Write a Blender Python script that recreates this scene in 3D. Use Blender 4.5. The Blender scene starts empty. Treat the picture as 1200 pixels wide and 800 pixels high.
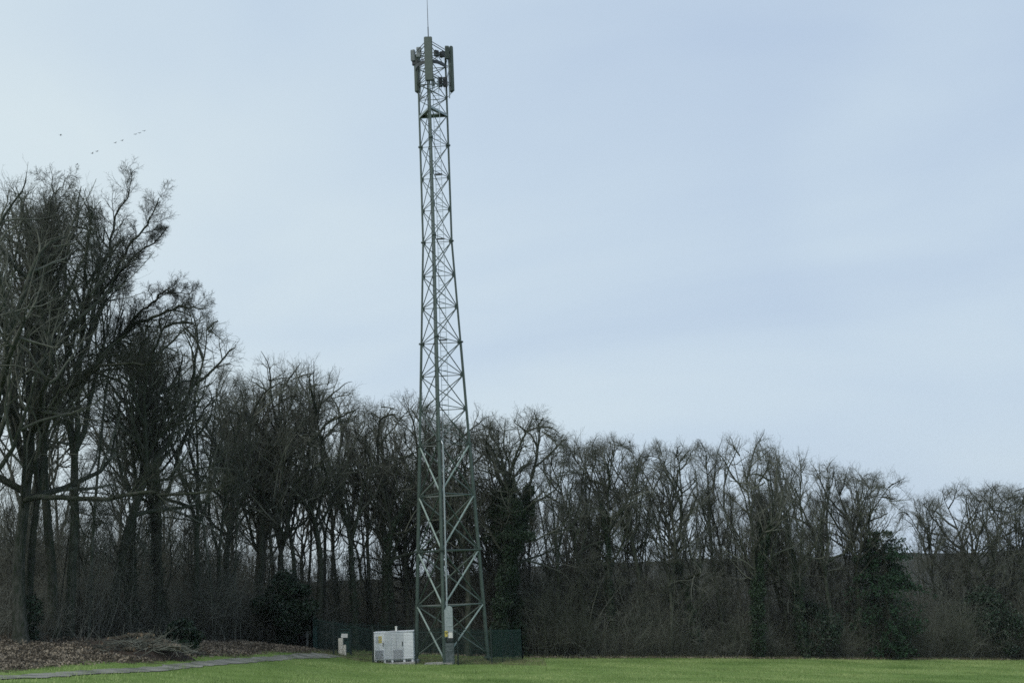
import bpy, bmesh, math, random
import numpy as np
from mathutils import Vector, Matrix

S = bpy.context.scene
C = S.collection
R = math.radians

# ------------------------------------------------------------------ camera
CAM_Z = 5.4
F = 1300.0
PITCH = R(11.65); ROLL = R(-2.6)
cam_d = bpy.data.cameras.new('camera'); cam = bpy.data.objects.new('camera', cam_d); C.objects.link(cam)
cam_d.sensor_width = 36; cam_d.lens = F / 1200 * 36; cam_d.clip_start = 0.1; cam_d.clip_end = 6000
CM = Matrix.Translation((0, 0, CAM_Z)) @ Matrix.Rotation(PITCH + math.pi / 2, 4, 'X') @ Matrix.Rotation(ROLL, 4, 'Z')
cam.matrix_world = CM
S.camera = cam
R3 = np.array(CM.to_3x3())

# ------------------------------------------------------------------ world and light
w = bpy.data.worlds.new('World'); S.world = w; w.use_nodes = True
nt = w.node_tree; nt.nodes.clear()
def N(t, **k):
    n = nt.nodes.new(t)
    for a, b in k.items(): setattr(n, a, b)
    return n
SUN_EL, SUN_AZ = R(50), R(205)
sky = N('ShaderNodeTexSky', sky_type='NISHITA', sun_disc=False)
sky.sun_elevation = SUN_EL; sky.sun_rotation = SUN_AZ; sky.air_density = 1.3; sky.dust_density = 2
# overcast: a soft cloud sheet, paler to the left, thicker and bluer to the right, over the Nishita sky
tc = N('ShaderNodeTexCoord'); mp = N('ShaderNodeMapping'); mp.inputs['Scale'].default_value = (1.0, 1.0, 2.6)
mp.inputs['Rotation'].default_value = (0, R(-24), R(20))
ns = N('ShaderNodeTexNoise'); ns.inputs['Scale'].default_value = 1.5; ns.inputs['Detail'].default_value = 9; ns.inputs['Roughness'].default_value = .46
ns.inputs['Distortion'].default_value = .5
dt = N('ShaderNodeVectorMath', operation='DOT_PRODUCT'); dt.inputs[1].default_value = (-.82, .0, -.42)
m_a = N('ShaderNodeMath', operation='MULTIPLY_ADD'); m_a.inputs[1].default_value = 1.5; m_a.inputs[2].default_value = -.13
m_b = N('ShaderNodeMath', operation='ADD', use_clamp=True)
mr = N('ShaderNodeValToRGB'); cr = mr.color_ramp
cr.elements[0].position = .12; cr.elements[0].color = (3.15, 3.95, 5.15, 1)
cr.elements[1].position = .92; cr.elements[1].color = (4.72, 5.45, 5.80, 1)
e = cr.elements.new(.5); e.color = (3.9, 4.72, 5.55, 1)
mx = N('ShaderNodeMix', data_type='RGBA'); mx.inputs['Factor'].default_value = .96
bg = N('ShaderNodeBackground'); bg.inputs['Strength'].default_value = .10
out = N('ShaderNodeOutputWorld')
L = nt.links.new
L(tc.outputs['Generated'], mp.inputs['Vector']); L(mp.outputs[0], ns.inputs['Vector']); L(tc.outputs['Generated'], dt.inputs[0])
L(ns.outputs['Fac'], m_a.inputs[0]); L(m_a.outputs[0], m_b.inputs[0]); L(dt.outputs['Value'], m_b.inputs[1])
bd = CM.to_3x3() @ Vector(((1120 - 600) / F, -(225 - 400) / F, -1)); bd.normalize()      # a brighter patch where the cloud thins
d2 = N('ShaderNodeVectorMath', operation='DOT_PRODUCT'); d2.inputs[1].default_value = bd; L(tc.outputs['Generated'], d2.inputs[0])
mm = N('ShaderNodeMapRange', interpolation_type='SMOOTHERSTEP'); mm.inputs['From Min'].default_value = .984; mm.inputs['From Max'].default_value = 1.0; mm.inputs['To Max'].default_value = .38
L(d2.outputs['Value'], mm.inputs['Value']); m_c = N('ShaderNodeMath', operation='MULTIPLY'); L(mm.outputs[0], m_c.inputs[0]); L(ns.outputs['Fac'], m_c.inputs[1])
m_d = N('ShaderNodeMath', operation='ADD', use_clamp=True); L(m_b.outputs[0], m_d.inputs[0]); L(m_c.outputs[0], m_d.inputs[1])
L(m_d.outputs[0], mr.inputs[0]); L(sky.outputs[0], mx.inputs[6]); L(mr.outputs[0], mx.inputs[7])
L(mx.outputs[2], bg.inputs[0]); L(bg.outputs[0], out.inputs[0])

sd = bpy.data.lights.new('sun', 'SUN'); sd.energy = 1.5; sd.angle = R(30); sd.color = (1, .96, .9)
sun = bpy.data.objects.new('sun', sd); C.objects.link(sun)
sun.rotation_euler = (math.pi / 2 - SUN_EL, 0, math.pi - SUN_AZ + R(0))
S.view_settings.view_transform = 'Standard'; S.view_settings.look = 'None'
S.view_settings.exposure = 0.55; S.view_settings.gamma = 1
S.cycles.max_bounces = 6; S.cycles.diffuse_bounces = 4; S.cycles.glossy_bounces = 2
S.cycles.use_denoising = False; S.cycles.use_adaptive_sampling = False
S.cycles.filter_width = 1.6

# ------------------------------------------------------------------ projection helpers
def ray(u, v):
    d = R3 @ np.array([(u - 600) / F, -(v - 400) / F, -1.0]); return d
def P(u, v, Y):
    d = ray(u, v); t = Y / d[1]
    return Vector((d[0] * t, Y, CAM_Z + d[2] * t))
def proj(x, y, z):
    c = R3.T @ np.array([x, y, z - CAM_Z]); return 600 + F * c[0] / -c[2], 400 - F * c[1] / -c[2]
def z_at(x, y, v):
    lo, hi = -40.0, 80.0
    for _ in range(40):
        m = (lo + hi) / 2
        if proj(x, y, m)[1] > v: lo = m
        else: hi = m
    return (lo + hi) / 2

# ------------------------------------------------------------------ terrain
CP = [P(20, 800, 36), P(20, 791, 41), P(20, 770, 48), P(20, 752, 53), P(20, 740, 70),
      P(110, 787, 45), P(110, 768, 52), P(110, 752, 58), P(200, 800, 42), P(200, 783, 51), P(200, 760, 60), P(200, 752, 75),
      P(360, 800, 49), P(360, 770, 66), P(330, 756, 69), P(330, 752, 85),
      P(440, 777.3, 68.8), P(462, 777.8, 68.7), P(462, 775.5, 71.6), P(521, 777.5, 69), P(521, 800, 53), P(560, 773, 74), P(430, 768, 76), P(521, 766, 90),
      P(620, 800, 52), P(620, 772, 80), P(620, 766, 98), P(800, 800, 56), P(800, 771, 88), P(800, 768, 105),
      P(1000, 800, 61), P(1000, 772, 97), P(1000, 769, 115), P(1190, 800, 66), P(1190, 773, 108), P(1190, 771, 130),
      Vector((0, 0, 3.8)), Vector((-30, 0, 4.4)), Vector((35, 0, 2.4)), Vector((-14, 22, 3.0)), Vector((18, 22, 1.6)), Vector((0, 25, 2.3)),
      Vector((-75, 60, 4.2)), Vector((-80, 130, 1.0)), Vector((90, 60, -4.5)), Vector((110, 130, -9)), Vector((0, 140, -6.0))]
cp = np.array([[p.x, p.y] for p in CP]); cz = np.array([p.z for p in CP])
def _phi(d2): return np.where(d2 > 1e-9, .5 * d2 * np.log(np.maximum(d2, 1e-9)), 0)
_n = len(cp)
_A = np.zeros((_n + 3, _n + 3))
_A[:_n, :_n] = _phi(((cp[:, None] - cp[None]) ** 2).sum(-1)) + np.eye(_n) * 4
_A[:_n, _n] = 1; _A[:_n, _n + 1:] = cp; _A[_n, :_n] = 1; _A[_n + 1:, :_n] = cp.T
_w = np.linalg.solve(_A, np.concatenate([cz, [0, 0, 0]]))
def smooth(a, b, x):
    t = np.clip((x - a) / (b - a), 0, 1); return t * t * (3 - 2 * t)
def GZ(x, y):
    x = np.asarray(x, float); y = np.asarray(y, float)
    xc = np.clip(x, -85, 115); yc = np.clip(y, -10, 140)
    q = np.stack([xc, yc], -1)
    d2 = ((q[..., None, :] - cp) ** 2).sum(-1)
    z = _phi(d2) @ _w[:_n] + _w[_n] + q @ _w[_n + 1:]
    b = smooth(120, 230, y)
    valley = -22 + 0 * x
    z = z * (1 - b) + valley * b
    ridge = CAM_Z - 1.5 + .004 * x + 2.2 * np.sin(x * .011 + 1) + 1.2 * np.sin(x * .031) + .8 * np.sin(x * .17 + 2 * np.sin(x * .05)) + .6 * np.sin(x * .43 + y * .2) * np.sin(x * .11)
    h = smooth(260, 620, y)
    z = z * (1 - h) + ridge * h
    far = smooth(700, 2500, y)
    z = z * (1 - far) + (-30) * far
    return z
def G(x, y): return float(GZ(np.array([x]), np.array([y]))[0])
def ground_px(u, Y):
    """point of the ground on the column of pixel u at distance Y"""
    v = 770
    for _ in range(4):
        p = P(u, v, Y); z = G(p.x, p.y); v = proj(p.x, p.y, z)[1]
    return Vector((p.x, p.y, z))

def ground_uv(u, v):
    """where the line of sight of a pixel meets the ground"""
    Ys = np.arange(20, 130, .1); d = ray(u, v); t_ = Ys / d[1]
    hit = CAM_Z + d[2] * t_ < GZ(d[0] * t_, Ys)
    i = int(np.argmax(hit)) if hit.any() else len(Ys) - 1
    return Vector((d[0] * t_[i], Ys[i], G(d[0] * t_[i], Ys[i])))
# edge of the wood: distance by pixel column
EU = [-200, 0, 60, 120, 200, 300, 380, 450, 560, 620, 800, 1000, 1100, 1200, 1400]
EY = [44, 52, 55, 59, 63, 71, 79, 83, 85, 84, 89, 97, 103, 108, 116]
def edgeY(u): return float(np.interp(u, EU, EY))
_ep = [ground_px(u, y) for u, y in zip(EU, EY)]
EX = [p.x for p in _ep]
def edge_at_x(x): return np.interp(x, EX, EY)

# ------------------------------------------------------------------ materials
def mat(name, col, rough=.85, metal=0, noise=None, bump=0, spec=.3, scale=8, col2=None, detail=6):
    m = bpy.data.materials.new(name); m.use_nodes = True
    t = m.node_tree; b = t.nodes['Principled BSDF']
    b.inputs['Roughness'].default_value = rough; b.inputs['Metallic'].default_value = metal
    b.inputs['Specular IOR Level'].default_value = spec
    b.inputs['Base Color'].default_value = (*col, 1)
    if col2:
        co = t.nodes.new('ShaderNodeTexCoord'); n = t.nodes.new('ShaderNodeTexNoise')
        n.inputs['Scale'].default_value = scale; n.inputs['Detail'].default_value = detail
        r = t.nodes.new('ShaderNodeValToRGB')
        r.color_ramp.elements[0].position = .35; r.color_ramp.elements[0].color = (*col, 1)
        r.color_ramp.elements[1].position = .65; r.color_ramp.elements[1].color = (*col2, 1)
        t.links.new(co.outputs['Object'], n.inputs['Vector']); t.links.new(n.outputs['Fac'], r.inputs[0])
        t.links.new(r.outputs[0], b.inputs['Base Color'])
        if bump:
            bp = t.nodes.new('ShaderNodeBump'); bp.inputs['Strength'].default_value = bump
            t.links.new(n.outputs['Fac'], bp.inputs['Height']); t.links.new(bp.outputs[0], b.inputs['Normal'])
    return m
def bark(name, c1, c2, c3, moss=.0):
    m = mat(name, c1, .9, scale=3, col2=c2, spec=.1)
    t = m.node_tree; b = t.nodes['Principled BSDF']
    src = b.inputs['Base Color'].links[0].from_socket
    co = t.nodes.new('ShaderNodeTexCoord'); mpn = t.nodes.new('ShaderNodeMapping'); mpn.inputs['Scale'].default_value = (9, 9, 1.4)
    n = t.nodes.new('ShaderNodeTexNoise'); n.inputs['Scale'].default_value = 1.6; n.inputs['Detail'].default_value = 8
    t.links.new(co.outputs['Object'], mpn.inputs[0]); t.links.new(mpn.outputs[0], n.inputs['Vector'])
    r = t.nodes.new('ShaderNodeValToRGB'); r.color_ramp.elements[0].position = .45; r.color_ramp.elements[1].position = .62
    t.links.new(n.outputs['Fac'], r.inputs[0])
    mxn = t.nodes.new('ShaderNodeMix'); mxn.data_type = 'RGBA'
    t.links.new(r.outputs[0], mxn.inputs[0]); t.links.new(src, mxn.inputs[6]); mxn.inputs[7].default_value = (*c3, 1)
    oi = t.nodes.new('ShaderNodeObjectInfo'); hv = t.nodes.new('ShaderNodeHueSaturation')
    mrn = t.nodes.new('ShaderNodeMapRange'); mrn.inputs['To Min'].default_value = .7; mrn.inputs['To Max'].default_value = 1.3
    t.links.new(oi.outputs['Random'], mrn.inputs[0]); t.links.new(mrn.outputs[0], hv.inputs['Value'])
    t.links.new(mxn.outputs[2], hv.inputs['Color']); t.links.new(hv.outputs[0], b.inputs['Base Color'])
    bp = t.nodes.new('ShaderNodeBump'); bp.inputs['Strength'].default_value = .8; bp.inputs['Distance'].default_value = .04
    t.links.new(n.outputs['Fac'], bp.inputs['Height']); t.links.new(bp.outputs[0], b.inputs['Normal'])
    return m
M = {}
M['bark'] = bark('bark', (.030, .034, .027), (.068, .071, .058), (.026, .037, .022))
M['bark_pale'] = bark('bark_pale', (.055, .060, .050), (.115, .118, .102), (.034, .046, .028))
M['bark_grey'] = bark('bark_grey', (.036, .040, .033), (.085, .088, .074), (.026, .036, .022))
M['twig'] = mat('twig_bark', (.068, .074, .060), .9, spec=.1, scale=.5, col2=(.145, .152, .126))
M['brush'] = mat('brush_bark', (.050, .060, .043), .9, spec=.1, scale=.35, col2=(.130, .138, .110))
M['ivy'] = mat('ivy_leaf', (.012, .026, .013), .6, spec=.3, scale=1.2, col2=(.028, .055, .027))
M['holly'] = mat('holly_leaf', (.009, .020, .012), .5, spec=.3, scale=1.0, col2=(.018, .040, .020))
M['needle'] = mat('needle', (.010, .028, .015), .6, spec=.2, scale=1.5, col2=(.024, .060, .028))
M['leaf'] = mat('dead_leaf', (.062, .053, .040), .8, spec=.2, scale=1.3, col2=(.26, .225, .17))
M['grass'] = mat('grass_blade', (.095, .165, .042), .6, spec=.25, scale=.16, col2=(.29, .36, .14), detail=14)
M['drygrass'] = mat('dry_grass', (.09, .11, .045), .8, spec=.2, scale=.9, col2=(.22, .21, .12))
M['green'] = mat('green_paint', (.042, .064, .054), .42, spec=.5, scale=5, col2=(.060, .088, .074), detail=8)
M['brace'] = mat('brace_pale', (.19, .25, .22), .42, spec=.5, scale=6, col2=(.25, .31, .28), detail=8)
M['dark'] = mat('dark_metal', (.025, .03, .032), .5, spec=.4, scale=9, col2=(.045, .05, .052))
M['galv'] = mat('galvanised', (.26, .31, .32), .4, .35, scale=7, col2=(.36, .40, .41))
M['antenna'] = mat('antenna_shell', (.042, .062, .050), .5, spec=.4, scale=3, col2=(.056, .078, .064))
M['antenna_pale'] = mat('antenna_pale', (.17, .20, .20), .5, spec=.4, scale=3, col2=(.22, .25, .25))
M['cab'] = mat('cabinet_paint', (.66, .70, .73), .5, spec=.4, scale=2.5, col2=(.74, .77, .80))
M['cab_grey'] = mat('cabinet_grey', (.46, .50, .53), .5, spec=.4, scale=2.5, col2=(.54, .57, .60))
M['louvre'] = mat('louvre_grey', (.42, .45, .48), .5, spec=.4, scale=12, col2=(.48, .50, .53))
M['yellow'] = mat('sign_yellow', (.50, .42, .10), .5, scale=12, col2=(.58, .48, .12))
M['white'] = mat('white_plastic', (.70, .70, .66), .5, scale=8, col2=(.80, .80, .77))
M['cream'] = mat('cream_plastic', (.66, .64, .55), .6, scale=8, col2=(.76, .74, .66))
M['fence'] = mat('fence_green', (.007, .032, .028), .5, spec=.4, scale=6, col2=(.010, .044, .038))
M['post'] = mat('post_green', (.005, .013, .012), .5, spec=.4, scale=6, col2=(.008, .019, .017))
M['concrete'] = mat('concrete', (.27, .27, .25), .9, scale=3, col2=(.42, .42, .39), bump=.3)
M['log'] = bark('log_bark', (.055, .048, .038), (.13, .115, .09), (.03, .032, .022))
M['cutwood'] = mat('cut_wood', (.30, .20, .11), .8, scale=20, col2=(.42, .30, .17))
M['soil'] = mat('dark_soil', (.012, .011, .009), .95, scale=3, col2=(.05, .038, .028), bump=.6)
M['bird'] = mat('bird_feather', (.02, .018, .02), .7, scale=9, col2=(.05, .045, .05))

# ------------------------------------------------------------------ mesh helpers
def link(o, parent=None):
    C.objects.link(o)
    if parent is not None: o.parent = parent
    return o
def tag(o, label=None, cat=None, group=None, kind=None):
    if label: o['label'] = label
    if cat: o['category'] = cat
    if group: o['group'] = group
    if kind: o['kind'] = kind
    return o
def empty(name, loc=(0, 0, 0), rz=0):
    o = bpy.data.objects.new(name, None); o.location = loc; o.rotation_euler[2] = rz; return link(o)
def np_mesh(name, verts, quads=None, tris=None, smooth_=False):
    me = bpy.data.meshes.new(name)
    verts = np.asarray(verts, np.float32)
    nq = 0 if quads is None else len(quads); ntr = 0 if tris is None else len(tris)
    loops = np.concatenate([np.asarray(q, np.int32).ravel() for q in (quads, tris) if q is not None])
    sizes = np.concatenate([np.full(nq, 4, np.int32), np.full(ntr, 3, np.int32)])
    me.vertices.add(len(verts)); me.vertices.foreach_set('co', verts.ravel())
    me.loops.add(len(loops)); me.loops.foreach_set('vertex_index', loops)
    me.polygons.add(len(sizes)); me.polygons.foreach_set('loop_start', np.concatenate([[0], np.cumsum(sizes)[:-1]]).astype(np.int32))
    me.polygons.foreach_set('loop_total', sizes)
    if smooth_: me.polygons.foreach_set('use_smooth', np.ones(len(sizes), bool))
    me.update(calc_edges=True)
    return me
def frames(d):
    a = np.where(np.abs(d[:, 2:3]) > .9, np.array([[1., 0, 0]]), np.array([[0., 0, 1]]))
    u = np.cross(d, a); u /= np.linalg.norm(u, axis=1, keepdims=True) + 1e-9
    return u, np.cross(d, u)
def seg_tubes(p0, p1, r0, r1, k=3):
    d = p1 - p0; d = d / (np.linalg.norm(d, axis=1, keepdims=True) + 1e-9)
    u, v = frames(d); n = len(p0)
    an = np.arange(k) * 2 * math.pi / k
    ring = (u[:, None] * np.cos(an)[None, :, None] + v[:, None] * np.sin(an)[None, :, None])
    V = np.concatenate([p0[:, None] + ring * r0[:, None, None], p1[:, None] + ring * r1[:, None, None]], 1).reshape(-1, 3)
    b = np.arange(n)[:, None] * 2 * k; i = np.arange(k)[None]; j = (i + 1) % k
    Q = np.stack([b + i, b + j, b + k + j, b + k + i], -1).reshape(-1, 4)
    return V, Q
def poly_tubes(pts, rad, k=6):
    """pts (n, m, 3), rad (n, m): continuous tubes"""
    n, m, _ = pts.shape
    d = np.gradient(pts, axis=1); d /= np.linalg.norm(d, axis=2, keepdims=True) + 1e-9
    d0 = (pts[:, -1] - pts[:, 0]); d0 /= np.linalg.norm(d0, axis=1, keepdims=True) + 1e-9
    ref = frames(d0)[0][:, None]
    u = ref - d * (ref * d).sum(-1, keepdims=True); u /= np.linalg.norm(u, axis=2, keepdims=True) + 1e-9
    v = np.cross(d, u); an = np.arange(k) * 2 * math.pi / k
    V = pts[:, :, None] + (u[:, :, None] * np.cos(an)[None, None, :, None] + v[:, :, None] * np.sin(an)[None, None, :, None]) * rad[:, :, None, None]
    V = V.reshape(-1, 3)
    b = (np.arange(n) * m * k)[:, None, None] + (np.arange(m - 1) * k)[None, :, None]
    i = np.arange(k)[None, None]; j = (i + 1) % k
    Q = np.stack([b + i, b + j, b + k + j, b + k + i], -1).reshape(-1, 4)
    return V, Q
def merge(parts):
    Vs, Qs, o = [], [], 0
    for V, Q in parts: Vs.append(V); Qs.append(Q + o); o += len(V)
    return np.concatenate(Vs), np.concatenate(Qs)

class MB:
    def __init__(s): s.bm = bmesh.new()
    def box(s, c, size, rot=None, bevel=0):
        m = Matrix.Translation(c) @ (rot.to_4x4() if rot else Matrix()) @ Matrix.Diagonal((*size, 1))
        r = bmesh.ops.create_cube(s.bm, size=1, matrix=m)
        if bevel:
            es = {e for v in r['verts'] for e in v.link_edges}
            bmesh.ops.bevel(s.bm, geom=list(es), offset=bevel, segments=2, affect='EDGES')
        return s
    def bar(s, a, b, r, r2=None, k=8):
        a = Vector(a); b = Vector(b); d = b - a
        q = d.to_track_quat('Z', 'Y').to_matrix().to_4x4()
        bmesh.ops.create_cone(s.bm, cap_ends=True, segments=k, radius1=r, radius2=r if r2 is None else r2, depth=d.length,
                              matrix=Matrix.Translation((a + b) / 2) @ q)
        return s
    def flat(s, a, b, wd, th):
        a = Vector(a); b = Vector(b); d = b - a
        q = d.to_track_quat('Z', 'Y').to_matrix()
        return s.box((a + b) / 2, (wd, th, d.length), q)
    def build(s, name, m, parent=None):
        me = bpy.data.meshes.new(name); s.bm.to_mesh(me); s.bm.free(); me.materials.append(m)
        return link(bpy.data.objects.new(name, me), parent)
def mesh_obj(name, me, m, parent=None):
    me.materials.append(m); return link(bpy.data.objects.new(name, me), parent)

# ------------------------------------------------------------------ the ground, field, path
def grid_mesh(xs, ys, zoff=0, jitter=0):
    X, Y = np.meshgrid(xs, ys); Z = GZ(X, Y) + zoff
    if jitter:
        Z = Z + jitter * (np.sin(X * 1.7 + Y * .9) * np.sin(Y * 1.3 - X * .6) + .5 * np.sin(X * 4.1) * np.sin(Y * 3.3))
    nx, ny = len(xs), len(ys)
    V = np.stack([X, Y, Z], -1).reshape(-1, 3)
    a = (np.arange(ny - 1)[:, None] * nx + np.arange(nx - 1)[None]).ravel()
    return np_mesh('ground', V, np.stack([a, a + 1, a + nx + 1, a + nx], -1), smooth_=True)
xs = np.concatenate([np.linspace(-2500, -220, 20), np.linspace(-210, 210, 211), np.linspace(220, 2500, 20)])
ys = np.concatenate([np.linspace(-60, 0, 7), np.linspace(2, 130, 100), np.linspace(135, 700, 80), np.linspace(730, 3500, 25)])
me = grid_mesh(xs, ys)
# one sheet: meadow in front of the wood edge, leaf-strewn floor behind it, a far wooded hillside beyond
gm = bpy.data.materials.new('ground_cover'); gm.use_nodes = True; t = gm.node_tree; bs = t.nodes['Principled BSDF']
bs.inputs['Roughness'].default_value = .95; bs.inputs['Specular IOR Level'].default_value = .05
co = t.nodes.new('ShaderNodeTexCoord')
def tn(scale, detail=5, rough=.55, sc=None):
    n = t.nodes.new('ShaderNodeTexNoise'); n.inputs['Scale'].default_value = scale; n.inputs['Detail'].default_value = detail; n.inputs['Roughness'].default_value = rough
    if sc:
        m_ = t.nodes.new('ShaderNodeMapping'); m_.inputs['Scale'].default_value = sc
        t.links.new(co.outputs['Object'], m_.inputs[0]); t.links.new(m_.outputs[0], n.inputs['Vector'])
    else: t.links.new(co.outputs['Object'], n.inputs['Vector'])
    return n
def ramp(src, st):
    r = t.nodes.new('ShaderNodeValToRGB'); el = r.color_ramp.elements
    el[0].position, el[0].color = st[0][0], (*st[0][1], 1); el[1].position, el[1].color = st[-1][0], (*st[-1][1], 1)
    for p_, c_ in st[1:-1]: q = el.new(p_); q.color = (*c_, 1)
    t.links.new(src, r.inputs[0]); return r
gr = ramp(tn(.35, 8, .7).outputs['Fac'], [(.3, (.085, .14, .036)), (.5, (.135, .21, .058)), (.7, (.19, .265, .09))])
lf = ramp(tn(3, 9, .75).outputs['Fac'], [(.35, (.018, .016, .012)), (.52, (.055, .047, .034)), (.68, (.14, .12, .088))])
hl = ramp(tn(.12, 9, .8).outputs['Fac'], [(.35, (.013, .015, .012)), (.65, (.040, .042, .034))])
at = t.nodes.new('ShaderNodeAttribute'); at.attribute_name = 'cover'
sp = t.nodes.new('ShaderNodeSeparateColor'); t.links.new(at.outputs['Color'], sp.inputs[0])
nz = tn(1.1, 4)
ad = t.nodes.new('ShaderNodeMath'); ad.operation = 'ADD'; t.links.new(sp.outputs[0], ad.inputs[0])
sb = t.nodes.new('ShaderNodeMath'); sb.operation = 'SUBTRACT'; t.links.new(nz.outputs['Fac'], sb.inputs[0]); sb.inputs[1].default_value = .5
t.links.new(sb.outputs[0], ad.inputs[1])
st_ = t.nodes.new('ShaderNodeMapRange'); st_.inputs['From Min'].default_value = .4; st_.inputs['From Max'].default_value = .6; t.links.new(ad.outputs[0], st_.inputs[0])
m1 = t.nodes.new('ShaderNodeMix'); m1.data_type = 'RGBA'; t.links.new(st_.outputs[0], m1.inputs[0]); t.links.new(gr.outputs[0], m1.inputs[6]); t.links.new(lf.outputs[0], m1.inputs[7])
m2 = t.nodes.new('ShaderNodeMix'); m2.data_type = 'RGBA'; t.links.new(sp.outputs[1], m2.inputs[0]); t.links.new(m1.outputs[2], m2.inputs[6]); t.links.new(hl.outputs[0], m2.inputs[7])
t.links.new(m2.outputs[2], bs.inputs['Base Color'])
bp = t.nodes.new('ShaderNodeBump'); bp.inputs['Strength'].default_value = .7; bp.inputs['Distance'].default_value = .1
t.links.new(tn(6, 6, .8).outputs['Fac'], bp.inputs['Height']); t.links.new(bp.outputs[0], bs.inputs['Normal'])
nv = len(me.vertices); cov = np.empty(nv * 3, np.float32); me.vertices.foreach_get('co', cov); cov = cov.reshape(-1, 3)
# path centre line in world, from pixels lying on the ground
path_pts = [ground_uv(u, v) for u, v in [(-60, 797), (20, 793), (77, 790), (125, 787), (170, 784.5), (215, 780.5), (260, 776), (300, 772.5), (340, 770), (372, 768.3), (392, 767.5)]]
print('PATH', [tuple(round(c, 1) for c in p) for p in path_pts])
ppx = np.array([p.x for p in path_pts]); ppy = np.array([p.y for p in path_pts])
lit_pts = [ground_uv(u, v) for u, v in [(-60, 787), (0, 785), (60, 782.5), (120, 777), (200, 772.5), (260, 768), (330, 764.5), (372, 763)]]
print('LIT', [tuple(round(c, 1) for c in p) for p in lit_pts])
lpx = np.array([p.x for p in lit_pts]); lpy = np.array([p.y for p in lit_pts])
def litter_front(x):       # y beyond which dead leaves start, left of the compound
    return np.where(x < lpx[-1], np.interp(x, lpx, lpy), np.maximum(edge_at_x(x) - .5, lpy[-1]))
litter = smooth(-1.2, 1.2, cov[:, 1] - litter_front(cov[:, 0]))
litter = np.maximum(litter, .5 * smooth(-13.5, -12, cov[:, 0]) * (1 - smooth(.3, 1.5, cov[:, 0])) * smooth(68.2, 69.2, cov[:, 1]) * (1 - smooth(79, 81, cov[:, 1])))
far = smooth(150, 260, cov[:, 1])
ca = me.color_attributes.new('cover', 'FLOAT_COLOR', 'POINT')
ca.data.foreach_set('color', np.stack([litter, far, litter * 0, litter * 0 + 1], -1).astype(np.float32).ravel())
me.materials.append(gm)
go = link(bpy.data.objects.new('ground', me)); tag(go, kind='structure')

# path: a strip 4 mm above the ground
n = 80; tt = np.linspace(0, 1, n)
sx = np.interp(tt * (len(ppx) - 1), range(len(ppx)), ppx); sy = np.interp(tt * (len(ppx) - 1), range(len(ppx)), ppy)
for _ in range(4): sx[1:-1] = (sx[:-2] + sx[1:-1] * 2 + sx[2:]) / 4; sy[1:-1] = (sy[:-2] + sy[1:-1] * 2 + sy[2:]) / 4
dx, dy = np.gradient(sx), np.gradient(sy); ln = np.hypot(dx, dy); nx_, ny_ = -dy / ln, dx / ln
rg = np.random.default_rng(5)
V = []
K = 7
for k in range(K):
    f = (k / (K - 1) - .5) * 2
    wd = .62 + .10 * np.sin(tt * 23 + f) + .09 * rg.standard_normal(n)
    x_, y_ = sx + nx_ * f * wd, sy + ny_ * f * wd
    V.append(np.stack([x_, y_, GZ(x_, y_) + .03], -1))
V = np.stack(V, 1).reshape(-1, 3)
a = (np.arange(n - 1)[:, None] * K + np.arange(K - 1)[None]).ravel()
pm = np_mesh('path', V, np.stack([a, a + 1, a + K + 1, a + K], -1), smooth_=True)
M['path'] = mat('path_gravel', (.10, .107, .09), .95, scale=1.1, col2=(.235, .235, .21), bump=.4, detail=10)
tag(mesh_obj('path', pm, M['path']), kind='structure')

# ------------------------------------------------------------------ lattice mast
TY = 69.0
cb = P(521, 777.5, TY)
# plan of the three legs: rotation, size and centre that put the feet on the photographed ones
def tri(th): return [Vector((math.sin(th + k * 2.0944), -math.cos(th + k * 2.0944), 0)) * .57735 for k in (0, -1, 1)]
best = None
for ia in range(-60, 61):
    th = R(ia * .5); un = tri(th)
    for sd_ in np.arange(3.6, 5.2, .05):
        c0 = Vector((cb.x, cb.y, 0)) - un[0] * sd_
        uu = [proj(*(c0 + un[k] * sd_ + Vector((0, 0, .05))))[0] for k in range(3)]
        er = (uu[1] - 487.5) ** 2 + (uu[2] - 572) ** 2 + (uu[0] - 520.5) ** 2
        if best is None or er < best[0]: best = (er, th, sd_, c0)
_, TH, SIDE0, cen = best
unit = tri(TH); SIDE1 = 1.95
ZB = G(cen.x, cen.y)
print('MAST', best, proj(cen.x, cen.y, 38))
HV = [776, 709, 645, 580, 520, 478, 438, 399.6, 358, 320.5, 281, 243.5, 206, 168.5, 133, 113, 94.5, 76, 58]
lv = [z_at(cen.x, cen.y, v) for v in HV]; lv[0] = ZB
z_str = lv[10]
def side(z): return SIDE1 if z >= z_str else SIDE0 + (SIDE1 - SIDE0) * (z - ZB) / (z_str - ZB)
mast = empty('lattice_mast', (cen.x, cen.y, ZB))
tag(mast, 'tall green three legged steel lattice mast with phone antennas on top', 'mast')
def node(i, z, s=None): return unit[i] * (s or side(z)) + Vector((0, 0, z - ZB))
def legr(z):
    f = (z - ZB) / (lv[-1] - ZB); return .118 if f < .32 else (.088 if f < .5 else .070)
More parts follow.
